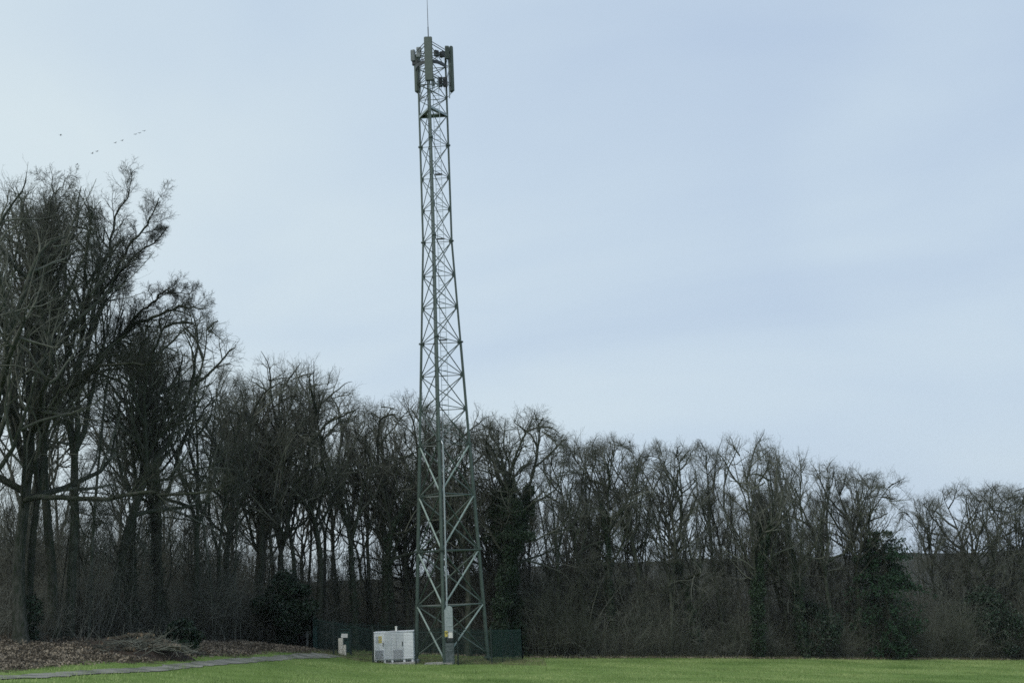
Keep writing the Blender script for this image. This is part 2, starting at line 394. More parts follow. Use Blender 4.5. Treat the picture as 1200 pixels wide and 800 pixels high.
for i in range(3):
    b = MB()
    for a_, b_ in zip(lv[:-1], lv[1:]): b.bar(node(i, a_) - Vector((0, 0, .25 if a_ == ZB else 0)), node(i, b_), legr((a_ + b_) / 2), k=12)
    lg = b.build('leg', M['green'], mast)
    for q in (0, 2, 4, 7, 10, 13):
        f = MB(); c = node(i, lv[q]); rr = legr(lv[q] + .1) * (2.1 if q else 2.6)
        off = .03 if q else .12
        f.bar(c + Vector((0, 0, off - .03)), c + Vector((0, 0, off + .03)), rr, k=12)
        for a_ in range(8):
            p_ = c + Vector((math.cos(a_ * .785) * rr * .8, math.sin(a_ * .785) * rr * .8, off))
            f.bar(p_ - Vector((0, 0, .06)), p_ + Vector((0, 0, .06)), .016, k=6)
        f.build('flange', M['green'], lg)
for k, (a_, b_) in enumerate(zip(lv[:-1], lv[1:])):
    r_ = .056 if k < 4 else (.033 if k < 10 else .027)
    for i, j in ((0, 1), (0, 2), (1, 2)):
        if k == 0: a_z = a_ + .35
        else: a_z = a_
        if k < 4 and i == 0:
            MB().bar(node(i, a_z), node(j, b_), r_).build('diagonal_brace', M['brace'], mast)  # paler tone on one diagonal of each lower front pair
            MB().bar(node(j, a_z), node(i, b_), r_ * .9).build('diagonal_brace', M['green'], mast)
        else:
            b = MB(); b.bar(node(i, a_z), node(j, b_), r_); b.bar(node(j, a_z), node(i, b_), r_ * .98)
            b.build('cross_brace', M['green'], mast)
        if k > 0:
            MB().bar(node(i, a_), node(j, a_), r_ * .85).build('cross_bar', M['green'], mast)
topz = lv[-1]
for i, j in ((0, 1), (0, 2), (1, 2)):
    MB().bar(node(i, topz), node(j, topz), .03).build('cross_bar', M['green'], mast)
# gusset plates at nodes (one mesh per level)
for k in range(1, 14):
    for i in range(3):
        b = MB()
        for j in range(3):
            if i != j:
                d_ = (node(j, lv[k]) - node(i, lv[k])).normalized()
                b.box(node(i, lv[k]) + d_ * legr(lv[k]) * 1.5, (.02, .16, .26) if k > 4 else (.02, .26, .40), Matrix.Rotation(math.atan2(d_.y, d_.x) + math.pi / 2, 3, 'Z'))
        b.build('gusset_plate', M['green'], mast)
# ladder inside, leaning with the taper, right of the front leg
inward = Vector((0, 1, 0))
def lad(z): return node(0, z) + Vector((.42 if z < lv[4] else .40, .42, 0))
zs = np.arange(lv[4] - .2, lv[16], .32)
b = MB()
def ladx(z): return lad(z)
for sgn in (-1, 1):
    pts = [lv[4] - .2, z_str, lv[16]]
    for a_, b_ in zip(pts[:-1], pts[1:]):
        b.bar(lad(a_) + Vector((sgn * .2, 0, 0)), lad(b_) + Vector((sgn * .2, 0, 0)), .02, k=6)
ld = b.build('ladder', M['galv'], mast)
rg0 = MB().bar((-.2, 0, 0), (.2, 0, 0), .014, k=5).build('rung', M['galv'], ld)
for i_, z in enumerate(zs[:98]):
    o = rg0 if i_ == 0 else link(rg0.copy(), ld)
    o.location = lad(z)
b = MB()     # resting platforms along the ladder
for k in (7, 10, 12):
    c = lad(lv[k]); b.box(c + Vector((0, .06, -.15)), (.5, .22, .05))
b.build('ladder_bracket', M['dark'], mast)
# cable tray up the front leg
b = MB()
tr = lambda z: node(0, z) + Vector((-.16, .02, 0))
pts = [lv[4] - .5, z_str, lv[16]]
for a_, b_ in zip(pts[:-1], pts[1:]):
    for q in range(4): b.bar(tr(a_) + Vector((q * .034, .0, 0)), tr(b_) + Vector((q * .034, .0, 0)), .017, k=6)
ct = b.build('cable_run', M['antenna'], mast)
b = MB()
for z in np.arange(lv[4], lv[16], .9): b.box(tr(z) + Vector((.06, -.02, 0)), (.17, .05, .03))
b.build('cable_clamp', M['dark'], ct)
# galvanised rail beside the lower front leg, climbing guard and box at its foot
sc_m = 1 / 19.4
b = MB(); gp = lambda z: node(0, z) + Vector((.235, -.12, 0))
zt = lv[4] - .25; zg = z_at(cb.x, cb.y, 712)
b.bar(gp(zg - .3), gp(zt), .052, k=10); b.bar(gp(zt), gp(zt) + Vector((-.12, .1, .3)), .052, k=10)
rail = b.build('cable_duct', M['galv'], mast)
g0 = z_at(cb.x, cb.y, 712) - ZB; g1 = z_at(cb.x, cb.y, 747) - ZB; fx = node(0, ZB).x + .36; fy = node(0, ZB).y - .02
b = MB(); b.box((fx - .03, fy, (g0 + g1) / 2 - .05), (.50, .05, g0 - g1 - .1), bevel=.012)
b.bar((fx + .0, fy - .03, g0 - .1), (fx + .0, fy + .03, g0 - .1), .22, k=20)
for q in range(3): b.box((fx - .03, fy - .028, g1 + .2 + q * .5), (.44, .02, .05))
cg = b.build('climbing_guard', M['galv'], mast)
MB().box((fx + .06, fy - .06, g1 + .16), (.24, .02, .36)).build('notice_plate', M['white'], mast)
b = MB(); b.box((fx - .2, fy - .063, g1 + .24), (.17, .02, .34)); b.build('warning_plate', M['yellow'], mast)
MB().box((fx - .2, fy - .076, g1 + .28), (.06, .006, .12)).build('warning_mark', M['dark'], mast)
b = MB(); b.box((fx + .02, fy - .06, g1 - .12), (.40, .13, .22), bevel=.02)
b.box((fx - .06, fy - .14, g1 - .14), (.10, .05, .16)); b.box((fx + .12, fy - .14, g1 - .14), (.10, .05, .16))
b.build('junction_box', M['dark'], mast)
b = MB(); b.box((fx - .02, fy, .92 * (g1 - .3) / 2 + .1), (.52, .22, g1 - .42), bevel=.015)
for q in range(2): b.box((fx - .02, fy - .12, .35 + q * .5), (.46, .02, .04))
b.build('base_cabinet', mat('box_grey', (.08, .10, .105), .5, scale=5, col2=(.14, .165, .17)), mast)

# --- head of the mast
b = MB()   # triangular work platform at v=133
zp = lv[14] - ZB
for i, j in ((0, 1), (0, 2), (1, 2)):
    a_, c_ = node(i, lv[14], SIDE1 * .95), node(j, lv[14], SIDE1 * .95)
    d_ = (c_ - a_); ang = math.atan2(d_.y, d_.x); mid = (a_ + c_) / 2; inn = Vector((-mid.x, -mid.y, 0)).normalized()
    b.box(mid + inn * .12 + Vector((0, 0, .05)), (d_.length * .92, .34, .05), Matrix.Rotation(ang, 3, 'Z'))
    b.box(mid - inn * .05 + Vector((0, 0, .0)), (d_.length, .05, .16), Matrix.Rotation(ang, 3, 'Z'))
b.build('platform', M['galv'], mast)
def hz(v): return z_at(cen.x, cen.y, v) - ZB
PXM = 1 / 17.2
# round collar of antenna mount at v 78-84
b = MB(); zc_ = hz(80); prev = None
for q in range(19):
    a_ = R(172) + q / 18 * R(196); p_ = Vector((math.cos(a_) * 1.02, math.sin(a_) * 1.02, zc_))
    if prev: b.box((prev + p_) / 2, ((p_ - prev).length * 1.02, .06, .24), Matrix.Rotation(a_ + math.pi / 2 - R(5.4), 3, 'Z'))
    prev = p_
b.build('mounting_ring', M['dark'], mast)
# mount pipes and outriggers
def antenna(cx, cy, ztop, zbot, wd, dp, ang, m):
    an = Vector((cx, cy, (ztop + zbot) / 2)); rt = Matrix.Rotation(ang, 3, 'Z')
    b = MB(); b.box(an, (wd, dp, ztop - zbot), rt, bevel=min(wd, dp) * .22)
    o = b.build('panel_antenna', m, mast)
    back = rt @ Vector((0, dp / 2 + .09, 0))
    pc = MB(); pc.bar(an + back + Vector((0, 0, -(ztop - zbot) / 2 - .5)), an + back + Vector((0, 0, (ztop - zbot) / 2 - .1)), .038)
    pc.build('mount_pipe', M['galv'], o)
    br = MB()
    for f in (-.36, .36):
        z_ = (ztop - zbot) * f; br.box(an + back * .6 + Vector((0, 0, z_)), (.12, .14, .1), rt)
        end = an + back + Vector((0, 0, z_)); tgt = Vector((end.x * .55, end.y * .55, end.z))
        br.bar(end, tgt, .03)
    br.build('bracket', M['dark'], o)
    cbm = MB(); base = an + Vector((0, 0, -(ztop - zbot) / 2))
    for q in (-1, 0, 1):
        s0 = base + rt @ Vector((q * wd * .28, 0, 0)); mid = s0 + Vector((0, 0, -.35)) + back * 1.2; en = s0 + Vector((0, 0, -.55 + .1 * q)) + back * 2.5
        cbm.bar(s0, mid, .013, k=5); cbm.bar(mid, en, .013, k=5)
    cbm.build('jumper_cable', M['dark'], o)
    return o
def lx(u, v, dy):      # local x at pixel u for depth offset dy at height of v
    z = hz(v); Y = cen.y + dy
    lo = P(u, v, Y); return lo.x - cen.x
fr = node(0, topz)
def zz(u, v, dy): return P(u, v, cen.y + dy).z - ZB
# front panel
fy_ = fr.y - .42
antenna(lx(502.3, 70, fy_), fy_, zz(502, 43.5, fy_), zz(502, 95, fy_), .56, .2, R(2), M['antenna'])
ly_ = node(1, topz).y + .05
antenna(lx(489.0, 90, ly_), ly_, zz(489, 66, ly_), zz(489, 109, ly_), .44, .3, R(-115), M['antenna'])
ry_ = node(2, topz).y
antenna(lx(528.9, 82, ry_), ry_, zz(528, 55, ry_), zz(528, 108, ry_), .40, .24, R(118), M['antenna'])
def rru(u0, u1, v0, v1, dy, m, ang=0, dp=.22):
    x0, x1 = lx(u0, (v0 + v1) / 2, dy), lx(u1, (v0 + v1) / 2, dy); z0, z1 = zz(u0, v1, dy), zz(u0, v0, dy)
    b = MB(); c = Vector(((x0 + x1) / 2, dy, (z0 + z1) / 2)); rt = Matrix.Rotation(ang, 3, 'Z')
    b.box(c, (x1 - x0, dp, z1 - z0), rt, bevel=.03)
    for q in range(5):
        b.box(c + rt @ Vector(((q - 2) * (x1 - x0) * .18, -dp / 2 - .015, 0)), (.018, .05, (z1 - z0) * .8), rt)
    b.bar(c + Vector((-.08, 0, -(z1 - z0) / 2)), c + Vector((-.06, .05, -(z1 - z0) / 2 - .25)), .012, k=5)
    b.bar(c + Vector((.08, 0, -(z1 - z0) / 2)), c + Vector((.05, .05, -(z1 - z0) / 2 - .25)), .012, k=5)
    b.bar(c + Vector((0, 0, 0)), Vector((c.x * .6, c.y * .6, c.z)), .03)
    b.build('radio_unit', m, mast)
rru(481.5, 486.5, 59, 72, ly_ - .2, M['antenna_pale'], R(-20))
rru(488, 494, 56, 68, ly_ - .35, M['antenna_pale'])
rru(521.5, 526.2, 54.5, 69.5, ry_ - .25, M['antenna'], R(10))
rru(526.8, 530.5, 56, 70, ry_ + .15, M['antenna_pale'], R(20))
rru(513, 518.5, 91, 102, .35, M['dark']); rru(519, 524.5, 91, 102, .35, M['dark'])
rru(505.5, 509.5, 92, 101, -.1, M['antenna_pale'])
rru(508.5, 514, 59.5, 66.5, .2, M['dark'], R(35)); rru(515, 521, 61, 67.5, .1, M['dark'], R(-35))
rru(483, 490, 71, 77, ly_ - .1, M['dark'])
# outrigger frame rails round the head
b = MB()
for v_ in (57, 75, 94):
    z_ = hz(v_)
    pts = [node(0, topz) * 1.25, node(1, topz) * 1.28, node(2, topz) * 1.25]
    for i, j in ((0, 1), (0, 2), (1, 2)):
        a_ = Vector((pts[i].x, pts[i].y, z_)); c_ = Vector((pts[j].x, pts[j].y, z_)); b.bar(a_, c_, .026, k=6)
for i in range(3):
    for v0_, v1_ in ((57, 75), (75, 94)):
        p_ = node(i, topz); q_ = p_ * 1.25
        b.bar(Vector((q_.x, q_.y, hz(v0_))), Vector((p_.x, p_.y, hz(v1_))), .022, k=6)
b.build('outrigger_frame', M['dark'], mast)
# lightning rod on a short pole behind the front panel
b = MB(); p_ = node(0, topz) + Vector((.02, .1, 0)); zr = hz(-3)
b.bar((p_.x, p_.y, hz(70)), (p_.x, p_.y, hz(40)), .035, k=8); b.bar((p_.x, p_.y, hz(40)), (p_.x, p_.y, hz(18)), .022, .02, k=8); b.bar((p_.x, p_.y, hz(18)), (p_.x, p_.y, zr), .018, .010, k=8)
b.build('lightning_rod', M['dark'], mast)

# ------------------------------------------------------------------ concrete slabs
def slab(name, u0, u1, y0, y1, h, label, ztop=None):
    c0, c1 = ground_px(u0, (y0 + y1) / 2), ground_px(u1, (y0 + y1) / 2)
    zc = max(G(c0.x, y0), G(c1.x, y0)) - .02
    if ztop is not None: zc = ztop - h
    b = MB(); b.box(((c0.x + c1.x) / 2, (y0 + y1) / 2, zc + h / 2 - .3), (c1.x - c0.x, y1 - y0, h + .6), bevel=.02)
    o = b.build(name, M['concrete']); tag(o, kind='structure'); return zc + h
zcab = slab('concrete_slab', 433, 489, 69.0, 71.6, .10, '', z_at(P(462, 775, 69.6).x, 69.6, 775.6))
slab('concrete_slab', 498, 531, 68.75, 69.9, .06, '')

# ------------------------------------------------------------------ cabinets on the slab
def cabinets():
    Y = 69.6
    cx0, cx1 = P(438.3, 760, Y).x, P(484.8, 760, Y).x; W = cx1 - cx0; mid = (cx0 + cx1) / 2
    top = z_at(mid, Y, 740.3); H = top - zcab; dp = .85
    root = empty('equipment_cabinet', (mid, Y, zcab))
    tag(root, 'wide pale grey three door equipment cabinet on a concrete slab beside the mast', 'cabinet')
    leg = .16
    cuts = [-.5, -.235, -.045, .255, .5]     # column joints as share of W
    b = MB(); b.box((0, dp / 2, leg + (H - leg) / 2), (W, dp, H - leg), bevel=.02); b.build('body', M['cab'], root)
    b = MB(); b.box((0, dp / 2, H + .02), (W + .06, dp + .06, .05), bevel=.01); b.build('lid', M['cab'], root)
    for c in cuts:
        x = max(-W / 2 + .09, min(W / 2 - .09, c * W))
        for y_ in (.1, dp - .1): MB().box((x, y_, leg / 2), (.13, .12, leg)).build('foot', M['cab'], root)
    cols = ['cab', 'cab_grey', 'cab_grey', 'cab']
    for q in range(4):
        x0, x1 = cuts[q] * W + .02, cuts[q + 1] * W - .02
        b = MB(); b.box(((x0 + x1) / 2, -.015, leg + .03 + (H - leg - .06) / 2), (x1 - x0, .03, H - leg - .08), bevel=.006)
        d = b.build('door', M[cols[q]], root)
        if q in (0, 2):
            lb = MB()
            for r_ in range(14):
                lb.box(((x0 + x1) / 2, -.045, leg + .12 + r_ * .035), (x1 - x0 - .1, .03, .018), Matrix.Rotation(R(35), 3, 'X'))
            lb.box(((x0 + x1) / 2, -.034, leg + .12 + 7 * .035 - .02), (x1 - x0 - .08, .006, .52))
            lb.build('louvre', M['louvre'], d)
        if q in (0, 2):
            hb = MB(); hb.box((x1 - .06, -.055, leg + .92), (.045, .05, .26), bevel=.01); hb.build('handle', M['dark'], d)
        if q == 0:
            sb_ = MB(); sb_.box(((x0 + x1) / 2 + .07, -.036, H - .40), (.19, .01, .40)); sb_.build('warning_sign', M['yellow'], d)
            sb_ = MB(); sb_.box(((x0 + x1) / 2 - .12, -.036, H - .40), (.16, .01, .38)); sb_.build('data_plate', M['louvre'], d)
            sb_ = MB(); sb_.box(((x0 + x1) / 2 + .07, -.044, H - .33), (.07, .004, .10)); sb_.box(((x0 + x1) / 2 + .07, -.044, H - .5), (.13, .004, .03)); sb_.build('sign_print', M['louvre'], d)
    b = MB()
    xg = P(464.2, 745, Y).x - mid
    b.bar((xg, -.05, leg + .1), (xg, -.05, H - .1), .012, k=6); b.build('cable', M['louvre'], root)
    b = MB(); b.bar((xg, .1, H), (xg, .1, H + .30), .06, k=12); b.bar((xg, .1, H + .30), (xg, .1, H + .34), .075, k=12); b.build('vent_pipe', M['white'], root)
cabinets()

# ------------------------------------------------------------------ meter frame and marker post
def meter_frame():
    Y = 73.0
    g = ground_px(403, Y); root = empty('meter_frame', g); tag(root, 'dark green two post frame with cream electricity meter boxes behind the fence', 'meter frame')
    X = lambda u: P(u, 760, Y).x - g.x
    Z = lambda v: z_at(g.x, Y, v) - g.z
    for u in (396.8, 411.0):
        b = MB(); b.box((X(u), 0, Z(736) / 2 - .1), (.13, .13, Z(736) + .2), bevel=.01); b.build('post', M['post'], root)
    b = MB(); b.box((X(404), 0, Z(737)), (X(411) - X(397) - .14, .06, .06)); b.box((X(404), 0, Z(749)), (X(411) - X(397) - .14, .05, .05)); b.box((X(404), .04, Z(752)), (X(411) - X(397) - .14, .03, 1.3)); b.build('back_board', M['fence'], root)
    def bx(name, u0, u1, v0, v1, m, dp=.25):
        b = MB(); b.box(((X(u0) + X(u1)) / 2, -.1 - dp / 2, (Z(v0) + Z(v1)) / 2), (X(u1) - X(u0), dp, Z(v0) - Z(v1)), bevel=.015)
        o = b.build(name, m, root)
        k = MB(); k.box(((X(u0) + X(u1)) / 2, -.1 - dp - .008, (Z(v0) + Z(v1)) / 2 + .12), ((X(u1) - X(u0)) * .75, .012, (Z(v0) - Z(v1)) * .45)); k.build('hatch', m, o)
    bx('meter_box', 397.6, 402.8, 746.8, 768.4, M['cream']); bx('meter_box', 403.1, 406.2, 755, 768.4, M['cream'], .2)
    b = MB(); b.box(((X(400.4) + X(408)) / 2, -.12, (Z(742) + Z(746.5)) / 2), (X(408) - X(400.4), .02, Z(742) - Z(746.5)), Matrix.Rotation(R(4), 3, 'Y')); b.build('sign_plate', M['white'], root)
meter_frame()
g = ground_px(360, 74.5)
b = MB(); zt_ = z_at(g.x, g.y, 740.5) - g.z; b.box((0, 0, zt_ / 2 - .1), (.13, .13, zt_ + .2), bevel=.02); b.bar((0, 0, zt_), (0, 0, zt_ + .04), .08, k=10)
o = b.build('marker_post', mat('weathered_post', (.17, .18, .165), .8, scale=6, col2=(.24, .25, .23))); o.location = g; tag(o, 'short weathered grey post at the end of the path, left of the fence', 'post')

# ------------------------------------------------------------------ fence round the compound
FX = [(365.8, 71.5, 741), (391, 70.5, 740), (437.3, 68.9, 738.5), (487.4, 68.2, 736), (537, 68.2, 737), (576.5, 69.6, 734), (612.5, 76.5, 730)]
BX = [(612.5, 76.5), (570, 77.5), (528, 78.5), (486, 79), (444, 79), (402, 78.5), (372, 77.5)]
def fence(name, pts, label, mats):
    P0 = ground_px(*pts[0][:2]); root = empty(name, P0); tag(root, label, 'fence')
    g = [ground_px(*p[:2]) - P0 for p in pts]
    H = 2.0
    for k, c in enumerate(g):
        h = 2.12
        b = MB(); b.box(c + Vector((0, 0, h / 2 - .15)), (.09, .09, h + .3)); b.box(c + Vector((0, 0, h + .01)), (.1, .1, .03)); b.build('post', M['post'], root)
    for a_, c_ in zip(g[:-1], g[1:]):
        d_ = c_ - a_; n_ = max(1, round(d_.length / 2.5))
        seg = []; 
        b = MB()
        if n_ > 1:
            pb = MB()
            for q in range(1, n_): 
                c = a_ + d_ * q / n_; pb = MB(); pb.box(c + Vector((0, 0, .95)), (.05, .05, 2.1)); pb.build('post', M['post'], root)
        nw = int(d_.length / .055)
        f = (np.arange(nw) + .5) / nw
        p0 = np.array(a_)[None] + np.array(d_)[None] * f[:, None]
        r_ = np.full(nw, .0038)
        V1 = seg_tubes(p0 + [0, 0, .05], p0 + [0, 0, H], r_, r_, 4)
        zs_ = np.arange(.08, H + .01, .2); 
        q0 = np.array(a_)[None] + np.stack([zs_ * 0, zs_ * 0, zs_], -1); q1 = np.array(c_)[None] + np.stack([zs_ * 0, zs_ * 0, zs_], -1)
        rr = np.full(len(zs_), .003); rr[-1] = .010
        V2 = seg_tubes(q0 + [0, 0.006, 0], q1 + [0, .006, 0], rr, rr, 4)
        mesh_obj('mesh_panel', np_mesh('mesh_panel', *merge([V1, V2])), M['fence'], root)
    return root
fence('mesh_fence', FX, 'dark green welded mesh fence along the field side of the mast compound', None)
fence('mesh_fence', BX, 'dark green welded mesh fence along the wood side, behind the mast', None)
fence('mesh_fence', [(365.8, 71.5), (372, 77.5)], 'short dark green mesh fence at the path end of the compound', None)

# ------------------------------------------------------------------ bare trees
def grow(rng, p, d, Ln, nseg, trop, wob):
    """vectorised: p,d (n,3), Ln (n,), returns points (n, nseg+1, 3) and directions"""
    pts = [p]; ds = [d]; up = np.array([0, 0, 1.0])
    n = len(p)
    for s in range(nseg):
        d = d + trop * up + rng.standard_normal((n, 3)) * wob
        d /= np.linalg.norm(d, axis=1, keepdims=True)
        p = p + d * (Ln / nseg)[:, None]
        pts.append(p); ds.append(d)
    return np.stack(pts, 1), np.stack(ds, 1)
def spawn(rng, pts, ds, rad, Ln, nch, t0, t1, ang, ratio, rr, taper=.55):
    """children for every branch; returns p,d,L,r"""
    n, m, _ = pts.shape
    t = t0 + (t1 - t0) * ((np.arange(nch)[None] + rng.random((n, nch))) / nch)
    f = t * (m - 1); i = np.minimum(f.astype(int), m - 2); fr_ = (f - i)[..., None]
    ii = np.arange(n)[:, None]
    p = pts[ii, i] * (1 - fr_) + pts[ii, i + 1] * fr_
    d = ds[ii, i + 1]
    r = rad[ii, i] * (1 - fr_[..., 0]) + rad[ii, i + 1] * fr_[..., 0]
    az = rng.random((n, 1)) * 6.28 + np.arange(nch)[None] * 2.4 + rng.standard_normal((n, nch)) * .5
    dd = d.reshape(-1, 3); u, v = frames(dd); a = az.reshape(-1)
    an = np.radians(ang[0] + (ang[1] - ang[0]) * rng.random(n * nch))
    nd = dd * np.cos(an)[:, None] + (u * np.cos(a)[:, None] + v * np.sin(a)[:, None]) * np.sin(an)[:, None]
    L_ = (Ln[:, None] * ratio * (1 - taper * (t - t0) / max(t1 - t0, .01)) * (.65 + .7 * rng.random((n, nch)))).reshape(-1)
    r_ = np.minimum(r.reshape(-1) * rr, .026 * L_ + .004)
    return p.reshape(-1, 3), nd, L_, np.minimum(r_, r.reshape(-1) * .8)
def taperr(r, m, end): return r[:, None] * (1 - (1 - end) * np.linspace(0, 1, m)[None])
def tree_meshes(seed, H=20., r0=.32, fork=.4, stems=1, spread=5.5, crown0=.38, nl=12, wob=.1, stem_ang=(3, 8), n3=5, n4=4, n5=1, low=False, upt=.085, dens=1.0):
    rng = np.random.default_rng(seed); r0 = r0 * .80
    T = []; K = []
    m = 9
    tp, td = grow(rng, np.array([[0, 0, -.3]]), np.array([[rng.normal() * .05, rng.normal() * .05, 1.]]), np.array([H * fork]), m, .03, wob * .35)
    f = np.linspace(0, 1, m + 1)
    tr_ = (r0 * (1 - .35 * f) * (1 + .55 * np.exp(-f * fork * H / .5)))[None]
    T.append(poly_tubes(tp, tr_, 12))
    # stems
    az = rng.random() * 6.28 + np.arange(stems) * 6.28 / stems + rng.normal(size=stems) * .3
    an = np.radians(rng.uniform(*stem_ang, stems))
    top = np.repeat(tp[:, -1], stems, 0); td_ = td[:, -1]
    d = np.stack([np.cos(az) * np.sin(an), np.sin(az) * np.sin(an), np.cos(an)], -1) + td_ * .3; d /= np.linalg.norm(d, axis=1, keepdims=True)
    Ls = H * (1 - fork) * rng.uniform(.85, 1.02, stems)
    Ls[0] = H * (1 - fork) * 1.0
    sp_, sdir = grow(rng, top, d, Ls, 10, .06, wob)
    rs = r0 * .74 / stems ** .40
    sr = taperr(np.full(stems, rs), 11, .06)
    T.append(poly_tubes(sp_, sr, 8))
    # limbs on stems
    c_on = max(0.02, (crown0 - fork) / (1 - fork))
    p1, d1, L1, r1 = spawn(rng, sp_, sdir, sr, np.full(stems, spread), nl, c_on, .97, (30, 56), 1.1, .62, .62)
    if low or crown0 < fork:
        q = 5 if low else 3
        a_ = spawn(rng, tp, td, tr_, np.array([spread]), q, min(.9, crown0 / fork), .98, (55, 80), 1.05, .4, .3)
        p1, d1, L1, r1 = [np.concatenate([x, y]) for x, y in zip((p1, d1, L1, r1), a_)]
    r1 = np.maximum(r1, .0165 * L1)
    b1, bd1 = grow(rng, p1, d1, L1, 8, upt, wob * 1.15)
    R1 = taperr(r1, 9, .15)
    # rounded crown: limbs that would overshoot the crown's outline end sooner
    zb_ = H * max(fork, crown0); top_ = float(np.percentile(b1[..., 2], 99)); zc_ = zb_ + .2 * (top_ - zb_); a_z = top_ - zc_
    axis_xy = sp_[:, :, :2].mean((0, 1)); Rr = float(np.percentile(np.hypot(b1[..., 0] - axis_xy[0], b1[..., 1] - axis_xy[1]), 97))
    def dome(V):
        sh = V.shape; V = V.reshape(-1, 3)
        d_ = V - np.array([*axis_xy, zc_]); e_ = d_ / np.array([Rr, Rr, a_z]); e_[:, 2] = np.maximum(e_[:, 2], 0)
        q = np.linalg.norm(e_, axis=1); az_ = np.arctan2(d_[:, 1], d_[:, 0]); lim = 1.0 + .08 * np.sin(3 * az_ + seed) + .05 * np.sin(7 * az_ + 2 * seed)
        q_ = np.where(q > .6, .6 + (lim - .6) * (1 - np.exp(-(q - .6) / (lim - .6))), q)
        k_ = (q_ / np.maximum(q, 1e-6))[:, None]
        o_ = V.copy(); o_[:, :2] = axis_xy + d_[:, :2] * k_; o_[:, 2] = np.where(d_[:, 2] > 0, zc_ + d_[:, 2] * k_[:, 0], V[:, 2]); return o_.reshape(sh)
    def dirs(b):
        g_ = np.gradient(b, axis=1); return g_ / (np.linalg.norm(g_, axis=2, keepdims=True) + 1e-9)
    b1 = dome(b1); bd1 = dirs(b1); sp_ = dome(sp_); sdir = dirs(sp_)
    T[-1] = poly_tubes(sp_, sr, 8)
    T.append(poly_tubes(b1, R1, 6))
    p2, d2, L2, r2 = spawn(rng, b1, bd1, R1, L1, 6, .18, .97, (24, 50), .54, .62)
    # shoots straight from stems too
    a_ = spawn(rng, sp_, sdir, sr, np.full(stems, spread * .45), int(nl * .8), c_on * .6, .99, (30, 65), 1.0, .4, .3)
    p2, d2, L2, r2 = [np.concatenate([x, y]) for x, y in zip((p2, d2, L2, r2), a_)]
    b2, bd2 = grow(rng, p2, d2, L2, 5, upt * .8, wob * 1.3)
    b2 = dome(b2) if True else b2; bd2 = dirs(b2)
    R2 = taperr(r2, 6, .3)
    K.append(poly_tubes(b2, R2 * 1.15, 4))
    p3, d3, L3, r3 = spawn(rng, b2, bd2, R2, L2, n3, .1, .98, (30, 58), .55, .65)
    L3 = np.maximum(L3, .35)
    b3, bd3 = grow(rng, p3, d3, L3, 4, upt * .7, wob * 1.2)
    R3_ = taperr(np.maximum(r3, .008), 5, .5)
    K.append(poly_tubes(b3, R3_, 3))
    p4, d4, L4, r4 = spawn(rng, b3, bd3, R3_, L3, n4, .1, 1.0, (25, 55), .55, .8)
    L4 = np.clip(L4, .25, 1.1)
    b4, bd4 = grow(rng, p4, d4, L4, 2, .1, .12)
    R4 = taperr(np.full(len(p4), .0052), 3, .6)
    K.append(poly_tubes(b4, R4, 3))
    p5, d5, L5, r5 = spawn(rng, b4, bd4, R4, L4, n5, .2, 1.0, (25, 50), .6, .8)
    L5 = np.clip(L5, .15, .5)
    K.append(seg_tubes(p5, p5 + d5 * L5[:, None], np.full(len(p5), .0038), np.full(len(p5), .0028), 3))
    K = merge(K)
    mt = np_mesh('trunk', *merge(T), smooth_=True); mc = np_mesh('crown', *K)
    H_ = float(np.percentile(K[0][:, 2], 99.8))
    return mt, mc, H_, [tp[0], sp_]
VAR = {}
def variant(key, **k):
    mt, mc, H_, tps = tree_meshes(**k); mp_ = k.get('pale', False)
    mt.materials.append(M['bark']); mc.materials.append(M['twig']); VAR[key] = (mt, mc, H_, tps)
variant('oak1', seed=11, fork=.42, stems=3, stem_ang=(12, 26), crown0=.40, spread=6.6, nl=8, wob=.13)
variant('oak2', seed=12, fork=.36, stems=2, stem_ang=(10, 22), crown0=.36, spread=7, nl=10, wob=.13)
variant('oak3', seed=13, fork=.50, stems=4, stem_ang=(15, 32), crown0=.42, spread=6.2, nl=7, wob=.14)
variant('oak4', seed=14, fork=.45, stems=3, stem_ang=(14, 30), crown0=.34, spread=6.6, nl=8, wob=.15, r0=.36)
variant('big1', seed=21, fork=.36, stems=3, stem_ang=(14, 34), crown0=.28, spread=9.5, nl=7, wob=.13, r0=.42, low=True)
variant('big2', seed=22, fork=.30, stems=4, stem_ang=(16, 38), crown0=.30, spread=8.8, nl=6, wob=.14, r0=.42)
variant('tall1', seed=31, fork=.5, stems=1, stem_ang=(1, 5), crown0=.42, spread=4.0, nl=17, wob=.08, r0=.24, upt=.16)
variant('tall2', seed=32, fork=.42, stems=2, stem_ang=(5, 12), crown0=.48, spread=3.4, nl=11, wob=.09, r0=.22, upt=.16)
variant('tall3', seed=33, fork=.3, stems=2, stem_ang=(8, 16), crown0=.42, spread=3.6, nl=10, wob=.10, r0=.22, upt=.14)
variant('pole', seed=41, fork=.6, stems=1, stem_ang=(1, 4), crown0=.55, spread=2.0, nl=10, wob=.07, r0=.13, n3=5, n4=4, n5=1, upt=.2)
variant('young', seed=42, H=20, fork=.25, stems=3, stem_ang=(8, 18), crown0=.2, spread=4.0, nl=10, wob=.12, r0=.2, n4=5, upt=.1)
trees = []
rt_ = random.Random(77)
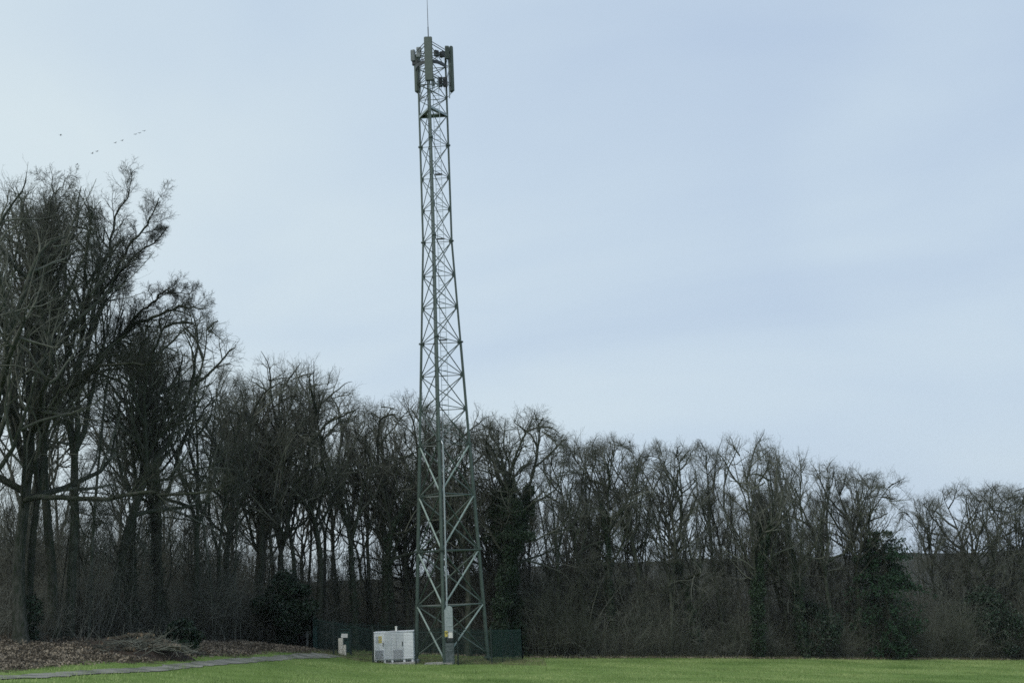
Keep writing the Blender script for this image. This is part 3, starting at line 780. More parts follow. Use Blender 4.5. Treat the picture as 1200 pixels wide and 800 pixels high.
def put_tree(u, vtop, Y, key, label, group=None, rz=None, wide=1.0, name='bare_tree', trunk_mat=None, lean=(0, 0)):
    g = ground_px(u, Y)
    H = z_at(g.x, g.y, vtop) - g.z
    mt, mc, H_, tps = VAR[key]
    o = empty(name, (g.x, g.y, g.z - .1), rt_.random() * 6.28 if rz is None else rz)
    s = H / H_; ws = min(1.5, max(.75, s * .5 + .5)) if s > 1 else s
    o.scale = (s * wide, s * wide, s)
    o.rotation_euler[0] = lean[0]; o.rotation_euler[1] = lean[1]
    tr = link(bpy.data.objects.new('trunk', mt), o); cr_ = link(bpy.data.objects.new('crown', mc), o)
    if trunk_mat:
        tr.data = mt.copy(); tr.data.materials[0] = M[trunk_mat]
    tag(o, label, 'tree', group); trees.append((u, Y, g, s, wide, o)); return o
HERO = [
 (24, 197, 53, 'big1', 'massive grey trunked oak with spreading crown at the far left, on the leaf bank', dict(rz=.3, wide=.85, trunk_mat='bark_grey')),
 (34, 214, 54.5, 'tall3', 'dark trunked oak standing tight against the massive grey oak at far left', dict(wide=.95)),
 (-45, 215, 51, 'big2', 'oak partly cut off by the left edge of the picture', dict(rz=2, wide=.8)),
 (66, 238, 57, 'tall2', 'thin dark oak just right of the massive grey oak, with a pale foot', dict(wide=1.1)),
 (80, 232, 58, 'oak2', 'oak whose long branch rises furthest right against the sky above the log heap', dict(rz=4.2, wide=.8, lean=(0, R(2)))),
 (92, 270, 60, 'pole', 'slender tree with a pale lower trunk left of the log heap', dict(trunk_mat='bark_pale')),
 (103, 305, 59, 'pole', 'slender leaning tree with a pale foot directly behind the log heap', dict(trunk_mat='bark_pale', lean=(0, R(2)), wide=.8)),
 (124, 345, 62, 'oak4', 'dark tree leaning right behind the left end of the log heap', dict(lean=(0, R(5)))),
 (158, 370, 64, 'oak1', 'dark oak rising behind the middle of the log heap', {}),
 (192, 398, 65, 'oak3', 'oak behind the right end of the log heap, its crown reaching over the slope', dict(wide=.95)),
 (226, 425, 68, 'oak2', 'mid sized oak between the log heap and the pale leaning trunk', dict(wide=.9)),
 (254, 470, 69, 'pole', 'pale slender trunk leaning left at the wood edge above the leaf bank', dict(trunk_mat='bark_pale', lean=(0, R(-4)))),
 (263, 430, 70, 'tall3', 'dark upright trunk between two pale ones above the leaf bank', {}),
 (271, 480, 70.5, 'pole', 'pale upright trunk right of the dark one above the leaf bank', dict(trunk_mat='bark_pale')),
 (296, 428, 74, 'oak3', 'oak with a rounded fan crown standing alone against the sky left of the compound', dict(rz=1.2, wide=1.0)),
 (338, 416, 75, 'big2', 'twin stemmed oak with the widest fan crown between the leaf bank and the mast', dict(rz=.5, wide=.8)),
 (372, 438, 78, 'oak1', 'oak behind the path end with a fan crown thinning to the right', {}),
 (418, 450, 82, 'oak2', 'oak above the cream meter boxes whose bare branches arch out right', dict(rz=2.4)),
 (452, 462, 84, 'oak4', 'oak rising directly behind the pale equipment cabinet', {}),
 (478, 476, 85, 'tall2', 'slender tree just left of the mast legs', {}),
 (508, 486, 86, 'oak3', 'oak seen through the middle of the mast', {}),
 (548, 480, 84, 'oak1', 'bare oak rising just right of the mast', dict(wide=1.1)),
 (580, 476, 83, 'oak4', 'gnarled oak right of the mast with ivy climbing into its crown', dict(rz=.8, wide=1.15)),
 (612, 496, 84, 'oak3', 'ivy clad oak above the right corner of the fence', dict(wide=1.1)),
 (652, 508, 86, 'tall3', 'slim dark tree one tree right of the ivy clad oaks', {}),
 (690, 503, 87, 'oak2', 'oak with a dense twiggy crown midway between the mast and the ivy trunked oak', {}),
 (722, 504, 88, 'oak1', 'stout dark trunked oak forking below the skyline right of the mast', dict(rz=3)),
 (757, 503, 89, 'oak3', 'oak right of the stout forking oak, with rounded twiggy top', {}),
 (786, 512, 89, 'tall3', 'upright oak left of the bright gap under the branches', {}),
 (822, 516, 91, 'oak4', 'oak right of the bright gap under the branches', {}),
 (850, 511, 92, 'tall1', 'narrow tree immediately left of the ivy trunked oak', {}),
 (888, 504, 92, 'big2', 'tallest oak in the right half, its trunk wrapped in dark ivy', dict(rz=1.9, wide=.72)),
 (925, 520, 95, 'tall3', 'slim tree between the ivy trunked oak and the round crowned oak', {}),
 (945, 513, 94, 'big1', 'round crowned oak right of the ivy trunked oak', dict(rz=.2, wide=.62)),
 (982, 532, 97, 'oak2', 'oak sloping down the skyline left of the dark fir', {}),
 (1012, 542, 98, 'oak1', 'oak two trees left of the dark fir', {}),
 (1030, 546, 100, 'oak3', 'oak rising directly behind the dark fir', dict(wide=.8)),
 (1083, 600, 104, 'pole', 'thin straight pole like tree left in the skyline gap', dict(wide=.7)),
 (1090, 604, 105, 'pole', 'thin straight pole like tree right in the skyline gap', dict(wide=.6)),
 (1120, 574, 108, 'oak4', 'first oak right of the skyline gap, leaning outward', dict(wide=.8)),
 (1142, 561, 110, 'oak1', 'arching oak in the middle of the right hand group', dict(wide=1.15)),
 (1170, 563, 111, 'oak2', 'oak second from the right edge of the picture', {}),
 (1200, 566, 110, 'oak3', 'oak cut by the right edge of the picture', {}),
]
for u, vt, Y, key, lab, kw in HERO: put_tree(u, vt, Y, key, lab, **kw)
# deeper rows of the wood
ENV = [(-150, 170), (0, 205), (60, 210), (100, 245), (160, 300), (200, 360), (240, 400), (290, 432), (380, 440), (410, 462), (480, 476), (560, 488), (600, 500), (700, 512), (830, 520), (880, 515), (940, 522), (1000, 548), (1040, 556), (1066, 590), (1080, 640), (1096, 590), (1130, 572), (1300, 572)]
eu, ev = [e_[0] for e_ in ENV], [e_[1] for e_ in ENV]
LM = [(24, 'massive grey oak'), (146, 'log heap'), (212, 'low bush by the heap'), (258, 'pale leaning trunk'), (332, 'tall holly'), (404, 'meter boxes'), (461, 'pale cabinet'),
      (505, 'left mast leg'), (560, 'right mast leg'), (600, 'ivy clad oaks'), (722, 'stout forking oak'), (805, 'bright gap'), (888, 'ivy trunked oak'), (955, 'low dark evergreen'), (1048, 'dark fir'), (1083, 'skyline gap'), (1160, 'evergreen thicket')]
FORM = {'oak1': 'upright', 'oak2': 'forked', 'oak3': 'vase shaped', 'oak4': 'crooked', 'tall1': 'single stemmed', 'tall2': 'slender', 'tall3': 'narrow twin stemmed', 'young': 'bushy', 'pole': 'pole like'}
ROWN = ['second', 'third', 'fourth', 'hindmost', 'foremost']
def deep_label(u, key, row):
    us = [l_[0] for l_ in LM]; i = int(np.searchsorted(us, u))
    f_ = FORM[key]
    if i == 0: return f'{f_} bare tree, {ROWN[row]} row, left of the massive grey oak'
    if i == len(LM): return f'{f_} bare tree in the {ROWN[row]} row right of the evergreen thicket'
    t_ = (u - us[i - 1]) / (us[i] - us[i - 1])
    A, B = LM[i - 1][1], LM[i][1]
    if t_ < .33: return f'{f_} bare tree, {ROWN[row]} row, just right of {A}'
    if t_ > .67: return f'{f_} bare tree, {ROWN[row]} row, just left of {B}'
    return f'{f_} bare tree, {ROWN[row]} row, between {A} and {B}'.replace('low bush by the heap', 'low bush')
keys = ['oak1', 'oak2', 'oak3', 'oak4', 'tall1', 'tall2', 'tall3', 'young', 'tall1', 'tall2', 'pole']
for row, (dY, step) in enumerate([(4, 34), (9, 32), (15, 32), (22, 32)]):
    u = -60.0 + row * 7
    while u < 1260:
        low_ = 0
        uu = u + rt_.uniform(-6, 6)
        if 1050 < uu < 1114 and rt_.random() < .9: u += step; continue
        if uu < 250 and (row == 2 or (row < 2 and uu < 250 and rt_.random() < .5) or rt_.random() < .25): u += step; continue
        if 250 < uu < 490 and row == 3 and rt_.random() < .6: u += step; continue
        low_ = 90 if uu < 250 and row == 3 else 0
        if row >= 2 and 760 < uu < 870 and rt_.random() < .4: u += step; continue
        if row >= 1 and 1000 < uu and rt_.random() < .3: u += step; continue
        Y = edgeY(uu) + dY + rt_.uniform(-1.5, 1.5)
        vt = float(np.interp(uu, eu, ev)) + rt_.uniform(25, 60) + row * 24 + low_
        if uu < 235 and rt_.random() < .3: u += step; continue
        kk = rt_.choice(keys)
        put_tree(uu, vt, Y, kk, deep_label(uu, kk, row), 'bare trees deep in the wood', wide=rt_.uniform(.8, 1.15))
        u += step * rt_.uniform(.75, 1.25)

# young growth along the edge, under the big crowns
u = -20.
while u < 1240:
    uu = u + rt_.uniform(-8, 8); left = uu < 350
    kk = rt_.choice(['young', 'young', 'tall3', 'pole'])
    vt = float(np.interp(uu, [0, 200, 350, 500, 1200], [560, 600, 625, 640, 668])) + rt_.uniform(-25, 35)
    if not (1060 < uu < 1110): put_tree(uu, vt, edgeY(uu) + rt_.uniform(1.0, 5), kk, (('tall ' if vt < float(np.interp(uu, [0, 200, 350, 500, 1200], [560, 600, 625, 640, 668])) + 5 else 'low ') + deep_label(uu, kk, 4)).replace('bare tree, foremost row,', 'front row sapling').replace('bare tree in the foremost row', 'front row sapling'), 'saplings along the wood edge', name='sapling', wide=rt_.uniform(1.1, 1.5))
    u += rt_.uniform(14, 26) if u > 620 else rt_.uniform(30, 50)

# labels that still coincide get their order in the picture
byl = {}
for t_ in trees: byl.setdefault(t_[5]['label'], []).append(t_)
for lb_, ts_ in byl.items():
    if len(ts_) > 1:
        ts_.sort(key=lambda q_: q_[0]); wd_ = {2: ['leftmost', 'rightmost'], 3: ['leftmost', 'middle', 'rightmost']}.get(len(ts_), ['leftmost', 'second', 'third', 'fourth', 'fifth', 'sixth'])
        for q_, w_ in zip(ts_, wd_): q_[5]['label'] = lb_.replace('between low dark evergreen', 'right of low evergreen') + ', ' + w_ + ' such'

# long level limb reaching right from the massive left oak: part of that tree
def limb(root, pts_px, r0, r1, seed):
    rng = np.random.default_rng(seed)
    pts = np.array([P(u, v, Y) for u, v, Y in pts_px])
    f = np.linspace(0, 1, len(pts)); ff = np.linspace(0, 1, 22)
    q = np.stack([np.interp(ff, f, pts[:, i]) for i in range(3)], -1); j_ = np.cumsum(rng.normal(size=(20, 3)) * .09, 0); q[1:-1] += j_ - np.linspace(0, 1, 20)[:, None] * j_[-1]
    q = q[None]; rad = (r0 + (r1 - r0) * ff)[None]
    d = np.gradient(q, axis=1); d /= np.linalg.norm(d, axis=2, keepdims=True)
    parts = [poly_tubes(q, rad, 7)]
    Ln = np.array([np.linalg.norm(pts[-1] - pts[0])])
    p2, d2, L2, r2 = spawn(rng, q, d, rad, Ln, 22, .15, 1, (30, 70), .22, .5)
    b2, bd2 = grow(rng, p2, d2, L2, 5, .08, .2); R2 = taperr(r2, 6, .3); parts.append(poly_tubes(b2, R2, 4))
    p3, d3, L3, r3 = spawn(rng, b2, bd2, R2, L2, 8, .1, 1, (30, 60), .55, .6)
    b3, bd3 = grow(rng, p3, d3, L3, 4, .05, .18); R3_ = taperr(np.maximum(r3, .008), 5, .5); parts.append(poly_tubes(b3, R3_, 3))
    p4, d4, L4, r4 = spawn(rng, b3, bd3, R3_, L3, 6, .1, 1, (25, 55), .6, .8)
    b4, bd4 = grow(rng, p4, d4, np.clip(L4, .2, .9), 2, .05, .12); R4 = taperr(np.full(len(p4), .007), 3, .6); parts.append(poly_tubes(b4, R4, 3))
    p5, d5, L5, r5 = spawn(rng, b4, bd4, R4, np.clip(L4, .2, .9), 3, .2, 1.0, (25, 50), .6, .8)
    parts.append(seg_tubes(p5, p5 + d5 * np.clip(L5, .15, .5)[:, None], np.full(len(p5), .0045), np.full(len(p5), .003), 3))
    V, Q = merge(parts)
    bpy.context.view_layer.update()
    o = mesh_obj('limb', np_mesh('limb', V, Q, smooth_=True), M['bark'])
    o.parent = root; o.matrix_parent_inverse = root.matrix_world.inverted()
def hero(i): return trees[i][5]
limb(hero(0), [(30, 585, 53), (80, 578, 52.4), (150, 576, 52), (210, 578, 51.6), (262, 572, 51)], .15, .03, 3)
limb(hero(0), [(32, 520, 53), (70, 470, 52), (120, 430, 51), (190, 425, 50.5)], .16, .03, 4)
limb(hero(4), [(86, 470, 58), (105, 400, 57.4), (120, 330, 57), (140, 275, 56.6), (152, 222, 56)], .17, .03, 8)
limb(hero(4), [(95, 440, 58), (130, 400, 57.4), (165, 375, 57), (205, 360, 56.6), (238, 362, 56)], .15, .03, 9)
limb(hero(4), [(112, 350, 58), (140, 320, 57.4), (170, 300, 57), (195, 268, 56.6)], .10, .02, 10)

limb(hero(4), [(100, 400, 58), (125, 345, 57.4), (150, 300, 57), (178, 262, 56.6), (186, 232, 56)], .12, .025, 12)
limb(hero(4), [(118, 420, 58), (160, 370, 57.4), (195, 340, 57), (222, 345, 56.6)], .10, .02, 13)
limb(hero(0), [(30, 470, 53), (55, 400, 52.4), (85, 330, 52), (105, 268, 51.6)], .15, .03, 14)
limb(hero(0), [(28, 440, 53), (38, 360, 52.4), (52, 280, 52), (62, 206, 51.6)], .15, .02, 15)

# ------------------------------------------------------------------ leaf clumps: ivy, holly, fir
def leaf_cloud(cent, size, rng, flat=0.0):
    """random small quads about points cent (n,3)"""
    n = len(cent)
    a = rng.normal(size=(n, 3)); a /= np.linalg.norm(a, axis=1, keepdims=True)
    if flat: a = a * (1 - flat) + np.array([0, 0, 1.]) * flat; a /= np.linalg.norm(a, axis=1, keepdims=True)
    u, v = frames(a); th = rng.random(n) * 6.28
    u2 = u * np.cos(th)[:, None] + v * np.sin(th)[:, None]; v2 = np.cross(a, u2)
    s = (size * (.6 + .8 * rng.random(n)))[:, None]
    V = np.stack([cent + u2 * s, cent + v2 * s * .55 + a * s * .12, cent - u2 * s, cent - v2 * s * .55 + a * s * .12], 1).reshape(-1, 3)
    return V, np.arange(n * 4).reshape(-1, 4)
def ivy_on(root, pts, rad, dens, seed, size=.07):
    """pts world points along a stem (k,3), rad sleeve radius"""
    rng = np.random.default_rng(seed); k = len(pts)
    n = int(dens)
    f = rng.random(n) * (k - 1); i = f.astype(int).clip(0, k - 2); fr_ = (f - i)[:, None]
    c = pts[i] * (1 - fr_) + pts[i + 1] * fr_; rr = rad[i] * (1 - fr_[:, 0]) + rad[i + 1] * fr_[:, 0]
    lump = 1 + .35 * np.sin(f * 3.1 + 1) + .25 * np.sin(f * 7.7)
    a = rng.random(n) * 6.28; q = rng.random(n) ** .35
    c = c + np.stack([np.cos(a) * rr * q * lump, np.sin(a) * rr * q * lump, rng.normal(size=n) * .15], -1)
    V, Q = leaf_cloud(c, size, rng)
    bpy.context.view_layer.update()
    o = mesh_obj('ivy', np_mesh('ivy', V, Q), M['ivy']); o.parent = root; o.matrix_parent_inverse = root.matrix_world.inverted()
def trunk_world(idx, key):
    u, Y, g, s, wd, o = trees[idx]; bpy.context.view_layer.update()
    Mw = np.array(o.matrix_world); tp = VAR[key][3]
    f = lambda q: (q @ Mw[:3, :3].T) + Mw[:3, 3]
    return f(tp[0]), f(tp[1])
def hi(uu): return [i for i, h_ in enumerate(HERO) if h_[0] == uu][0]
for uu, r1_, r2_, dn, sm in ((888, .5, .4, 15000, 2), (580, .55, 1.0, 26000, 3), (612, .6, 1.1, 26000, 3), (722, .35, .25, 4000, 1), (34, .5, .2, 4000, 0), (945, .45, .3, 6000, 1), (452, .35, .3, 4000, 1), (192, .4, .3, 4500, 1), (822, .4, .2, 4000, 0), (158, .35, .2, 3000, 0), (418, .35, .2, 3000, 0)):
    i = hi(uu); tw, sw = trunk_world(i, HERO[i][3])
    pts = tw if uu not in (34,) else tw[:4]; rad = np.full(len(pts), r1_)
    ivy_on(hero(i), pts, rad, dn * .6, uu)
    for q in range(min(sm, len(sw))):
        ivy_on(hero(i), sw[q][:5], np.linspace(r2_, r2_ * .4, 5), dn * .22, uu + q)
def evergreen(name, label, u, Y, vtop, wpx, dens, seed, m='holly', size=.09, group=None, cat='shrub'):
    rng = np.random.default_rng(seed); g = ground_px(u, Y); H = z_at(g.x, g.y, vtop) - g.z; W = wpx * Y / 1300 / 2 * 1.02
    root = empty(name, g); tag(root, label, cat, group)
    nc = 46; c = rng.normal(size=(nc, 3)); c /= np.linalg.norm(c, axis=1, keepdims=True); c *= rng.random(nc)[:, None] ** .45
    zc = (c[:, 2] * .5 + .5)
    wprof = np.sqrt(np.clip(1.05 - zc, .05, 1)) * np.where(zc < .12, .8, 1)
    cc = np.stack([c[:, 0] * W * wprof * 1.25, c[:, 1] * W * wprof * 1.1, zc * H * .93 + .15], -1)
    cr_ = rng.uniform(.22, .5, nc) * W
    k = rng.integers(0, nc, int(dens)); d = rng.normal(size=(len(k), 3)); d /= np.linalg.norm(d, axis=1, keepdims=True)
    pts = cc[k] + d * (cr_[k] * rng.random(len(k)) ** .4)[:, None] * np.array([1, 1, .75])
    pts = pts[pts[:, 2] > 0]
    mesh_obj('foliage', np_mesh('foliage', *leaf_cloud(pts, size, rng)), M[m], root)
    p0 = np.repeat(np.array([[0, 0, 0.]]), 14, 0) + rng.normal(size=(14, 3)) * [.2, .2, 0]
    d0 = rng.normal(size=(14, 3)) * .35 + [0, 0, 1]; d0 /= np.linalg.norm(d0, axis=1, keepdims=True)
    b_, _ = grow(rng, p0, d0, rng.uniform(.5, .9, 14) * H, 6, .02, .1)
    mesh_obj('stem', np_mesh('stem', *poly_tubes(b_, taperr(np.full(14, .05), 7, .3), 5)), M['bark'], root)
evergreen('holly_bush', 'dark glossy evergreen bush right of the pale trunks, left of the fence', 332, 72, 655, 62, 24000, 1)
evergreen('holly_bush', 'low dark evergreen bush at the right end of the log heap', 212, 58, 728, 40, 7000, 2)
evergreen('holly_bush', 'wide bluish green evergreen thicket near the right edge of the field', 1160, 108, 690, 80, 26000, 3, size=.11)
evergreen('holly_bush', 'low dark evergreen between the ivy trunked oak and the fir', 955, 96, 702, 60, 11000, 4, size=.10)
evergreen('holly_bush', 'evergreen bush growing behind the mast foot', 600, 88, 690, 50, 12000, 5, size=.10)
evergreen('holly_bush', 'small evergreen left of the compound near the short grey post', 352, 77, 715, 30, 6000, 6)
evergreen('holly_bush', 'dark evergreen cut by the right edge of the picture', 1195, 112, 672, 50, 14000, 8, size=.11)
def fir(u, Y, vtop, wpx, seed):
    rng = np.random.default_rng(seed); g = ground_px(u, Y); H = z_at(g.x, g.y, vtop) - g.z; W = wpx * Y / 1300 / 2
    root = empty('fir_tree', g); tag(root, 'shaggy dark green fir at the field edge left of the skyline gap', 'fir tree')
    tp = np.array([[[.1 * math.sin(k), .05 * k % .1, H * k / 10] for k in range(11)]]); mesh_obj('trunk', np_mesh('trunk', *poly_tubes(tp, np.linspace(.22, .03, 11)[None], 8), smooth_=True), M['bark'], root)
    nb = 130; zf = rng.random(nb) ** .9 * .93 + .05
    az = rng.random(nb) * 6.28
    prof = np.interp(zf, [0, .15, .45, .62, .72, .85, 1], [.55, .7, 1.0, .75, .55, .62, .22]) * rng.uniform(.65, 1.15, nb)
    d = np.stack([np.cos(az), np.sin(az), np.full(nb, .12)], -1)
    b_, bd = grow(rng, np.stack([az * 0, az * 0, zf * H], -1), d / np.linalg.norm(d, axis=1, keepdims=True), W * prof, 7, -.07, .07)
    Rb = taperr(np.full(nb, .035), 8, .3)
    mesh_obj('branch', np_mesh('branch', *poly_tubes(b_, Rb, 4)), M['bark'], root)
    p2, d2, L2, r2 = spawn(rng, b_, bd, Rb, W * prof, 16, .15, 1, (40, 70), .33, .5)
    b2, bd2 = grow(rng, p2, d2, L2, 3, -.12, .08)
    t_ = rng.random((len(p2), 10)); i = np.minimum((t_ * 3).astype(int), 2); fr_ = (t_ * 3 - i)[..., None]; ii = np.arange(len(p2))[:, None]
    c = (b2[ii, i] * (1 - fr_) + b2[ii, i + 1] * fr_).reshape(-1, 3) + rng.normal(size=(len(p2) * 10, 3)) * [.05, .05, .05]
    mesh_obj('foliage', np_mesh('foliage', *leaf_cloud(c, .085, rng, .35)), M['needle'], root)
fir(1048, 98, 620, 108, 9)

# ------------------------------------------------------------------ undergrowth: brush and saplings nobody could count
def brush(name, label, n, u_rng, off, hts, seed, tw=5, m='brush', rad=.011, gap=None):
    rng = np.random.default_rng(seed)
    u = rng.uniform(u_rng[0], u_rng[1], n); Y = np.interp(u, EU, EY) + rng.uniform(off[0], off[1], n)
    x = np.interp(u, [-300, 1500], [P(-300, 765, 1).x, P(1500, 765, 1).x]) * Y
    z = GZ(x, Y)
    k = rng.integers(5, 8, n).mean(); k = 6
    lump = .25 + .95 * (np.sin(x * .5 + seed) * np.sin(x * .21 + Y * .3) * .5 + .5) * np.repeat(rng.uniform(.7, 1.3, n // 4 + 1), 4)[:n]
    p = np.repeat(np.stack([x, Y, z - .05], -1), k, 0) + rng.normal(size=(n * k, 3)) * [.35, .35, 0]
    d = rng.normal(size=(n * k, 3)) * [.42, .42, .1] + [0, 0, 1]; d /= np.linalg.norm(d, axis=1, keepdims=True)
    Ln = rng.uniform(hts[0], hts[1], n * k) * np.repeat(lump, k)
    b1, d1 = grow(rng, p, d, Ln, 5, .02, .13)
    R1 = taperr(rad * (.6 + .22 * Ln), 6, .3)
    parts = [poly_tubes(b1, R1, 3)]
    p2, d2, L2, r2 = spawn(rng, b1, d1, R1, Ln, tw, .15, 1, (25, 65), .45, .6)
    b2, bd2 = grow(rng, p2, d2, L2, 3, .02, .2); R2 = taperr(np.maximum(r2, .006), 4, .5)
    parts.append(poly_tubes(b2, R2, 3))
    p3, d3, L3, r3 = spawn(rng, b2, bd2, R2, L2, 3, .2, 1, (25, 60), .55, .7)
    parts.append(seg_tubes(p3, p3 + d3 * L3[:, None], np.full(len(p3), .006), np.full(len(p3), .004), 3))
    o = mesh_obj(name, np_mesh(name, *merge(parts)), M[m]); tag(o, label, 'undergrowth', kind='stuff')
brush('undergrowth', 'tangled brown grey brush along the foot of the wood right of the fence', 2000, (615, 1260), (-.2, 7), (1.2, 5.4), 1)
brush('undergrowth', 'grey saplings and brush filling the wood from the far left to the mast', 1400, (-60, 620), (1.5, 16), (1.2, 4.6), 2, m='twig')
brush('undergrowth', 'tall dull thicket deeper inside the wood on the right', 1500, (560, 1260), (6, 24), (3.2, 8.8), 3, m='twig', rad=.013)
brush('undergrowth', 'tall dull thicket deeper inside the wood on the left', 1450, (-60, 620), (10, 30), (3.4, 9.6), 4, m='twig', rad=.014)
M['shoot'] = mat('pale_shoot', (.085, .095, .075), .8, spec=.2, scale=.6, col2=(.20, .205, .175))
brush('bramble', 'pale arching brambles and thin pale shoots at the foot of the wood right of the mast', 190, (600, 1260), (-.4, 4), (1.5, 7.0), 6, m='shoot', rad=.013, tw=4)
brush('bramble', 'thin pale shoots among the dark trunks left of the mast', 100, (-40, 600), (0, 5), (2.0, 6.5), 7, m='shoot', rad=.013, tw=4)

# ------------------------------------------------------------------ dead leaves on the bank
rng = np.random.default_rng(8)
n = 90000
x = rng.uniform(-40, -8, n); y = rng.uniform(38, 76, n)
k = (y > litter_front(x) - .9 + rng.normal(size=n) * .5) & (y < edge_at_x(x) + 10); x, y = x[k], y[k]
c = np.stack([x, y, GZ(x, y) + .02 + rng.random(len(x)) * .10 * (1 + np.sin(x * 1.3) * np.sin(y))], -1)
tag(mesh_obj('leaf_litter', np_mesh('leaf_litter', *leaf_cloud(c, .055, rng, .25)), M['leaf']), 'brown and tan dead leaves covering the bank above the path', 'dead leaves', kind='stuff')
x = rng.uniform(-10, 60, 14000); y = edge_at_x(x) + rng.uniform(-1.2, 3, 14000)
c = np.stack([x, y, GZ(x, y) + .03 + rng.random(len(x)) * .08], -1)
tag(mesh_obj('leaf_litter', np_mesh('leaf_litter', *leaf_cloud(c, .08, rng, .25)), M['leaf']), 'thin line of dead leaves along the foot of the wood right of the mast', 'dead leaves', kind='stuff')

# ------------------------------------------------------------------ log heap
hc = ground_uv(146, 769)
hc.y += 1.6; hc.z = G(hc.x, hc.y); print('HEAP', hc)
def mound(name, c, rx, ry, h, m, label, cat, seed, kind=None):
    rng = np.random.default_rng(seed); na, nr = 40, 14
    V = [[0, 0, h]]
    ph = rng.random(6) * 6
    for r_ in range(1, nr + 1):
        f = r_ / nr
        for a_ in range(na):
            th = a_ / na * 6.283; k_ = 1 + .15 * math.sin(3 * th + ph[0]) + .1 * math.sin(7 * th + ph[1])
            x_, y_ = math.cos(th) * rx * f * k_, math.sin(th) * ry * f * k_
            zz_ = h * (1 - f ** 1.8) + rng.normal() * .09 * (1 - f * .6)
            V.append([x_, y_, zz_ + (GZ(c.x + x_, c.y + y_) - c.z) - (.08 if r_ == nr else 0)])
    T_ = [[0, 1 + a_, 1 + (a_ + 1) % na] for a_ in range(na)]
    Q_ = [[1 + (r_ - 1) * na + a_, 1 + r_ * na + a_, 1 + r_ * na + (a_ + 1) % na, 1 + (r_ - 1) * na + (a_ + 1) % na] for r_ in range(1, nr) for a_ in range(na)]
    o = mesh_obj(name, np_mesh(name, V, np.array(Q_), np.array(T_)), m); o.location = c; tag(o, label, cat, kind=kind); return o
mound('earth_mound', hc, 2.7, 1.5, .62, M['soil'], 'dark earth heap under the piled logs at the wood edge', 'earth heap', 4)
LOGS = [((-1.5, -.35, .5), (1.0, -.5, .6), .10, 'thin mossy log along the front of the dark heap'),
        ((-1.3, -.1, .76), (.35, -.3, .92), .11, 'pale split log on the top left of the dark heap'),
        ((-.5, .3, .90), (.8, .1, .84), .09, 'pale bare log lying topmost on the heap'),
        ((.2, -.5, .72), (1.7, -.2, .48), .12, 'reddish brown log end sticking out right of the heap'),
        ((-2.6, -.5, .40), (-1.3, -.2, .5), .11, 'pale log resting on leaves at the left foot of the heap'),
        ((.9, -.8, .38), (2.3, -.6, .30), .13, 'short dark log low on the right foot of the heap'),
        ((-.9, -1.0, .32), (.3, -1.15, .30), .10, 'small broken log in the leaves in front of the heap')]
for a_, b_, r_, lab in LOGS:
    a_, b_ = Vector(a_), Vector(b_)
    root = empty('fallen_log', hc + (a_ + b_) / 2); tag(root, lab, 'log', 'logs heaped at the wood edge')
    d_ = (b_ - a_); hpts = np.array([[list(-d_ / 2 + d_ * f + Vector((0, math.sin(f * 5) * .04, math.sin(f * 7 + r_ * 30) * .03))) for f in np.linspace(0, 1, 9)]])
    mesh_obj('bark', np_mesh('bark', *poly_tubes(hpts, (r_ * (1 + .12 * np.sin(np.linspace(0, 9, 9))))[None], 12), smooth_=True), M['log'], root)
    for e_, n_ in ((0, -1), (-1, 1)):
        p_ = Vector(hpts[0][e_]); MB().bar(p_ - d_.normalized() * .01 * n_, p_ + d_.normalized() * .012 * n_, r_ * .97, k=12).build('cut_end', M['cutwood'], root)
# brushwood on the heap
rng = np.random.default_rng(31); n = 900
p = np.stack([rng.normal(size=n) * 1.15, rng.normal(size=n) * .6 - .2, rng.random(n) * .9], -1); p[:, 2] = np.clip(.68 - .26 * (p[:, 0] / 1.6) ** 2, .05, 1) * rng.uniform(.3, 1.1, n)
d = rng.normal(size=(n, 3)) * [1, .7, .22]; d /= np.linalg.norm(d, axis=1, keepdims=True)
b1, d1 = grow(rng, p, d, rng.uniform(.3, 1.1, n), 4, .0, .2)
o = mesh_obj('brushwood', np_mesh('brushwood', *poly_tubes(b1, taperr(rng.uniform(.008, .03, n), 5, .4), 4)), M['twig']); o.location = hc
tag(o, 'tangled broken sticks piled over the dark log heap', 'brushwood', kind='stuff')

# ------------------------------------------------------------------ grass
def blades(x, y, h, wd, rng, m, name, label):
    n = len(x); z = GZ(x, y); az = rng.random(n) * 6.28
    b0 = np.stack([x, y, z - .01], -1); s = np.stack([np.cos(az), np.sin(az), az * 0], -1) * (wd / 2)
    ln = rng.normal(size=(n, 3)) * [.35, .35, 0]; tip = b0 + (ln + [0, 0, 1]) * (h * rng.uniform(.5, 1.3, n))[:, None]
    V = np.stack([b0 - s, b0 + s, tip], 1).reshape(-1, 3)
    tag(mesh_obj(name, np_mesh(name, V, tris=np.arange(n * 3).reshape(-1, 3)), M[m]), label, 'grass', kind='stuff')
rng = np.random.default_rng(44)
n = 420000
x = rng.uniform(-26, 62, n); y = 33 + rng.random(n) ** .75 * 75
k = (y < edge_at_x(x) + .4) & (np.abs(x / y) < .58)
pd = np.abs(y - np.interp(x, ppx, ppy)) * .8; k &= ~((x < ppx[-1]) & (pd < .36 + .34 * rng.normal(size=n))) & ~((x < ppx[-2]) & (y > litter_front(x) - .3 + rng.normal(size=n) * .7))
comp = (x > -12.5) & (x < 0) & (y > 68.6) & (y < 78); k &= ~(comp & (rng.random(n) < .75))
x, y = x[k], y[k]
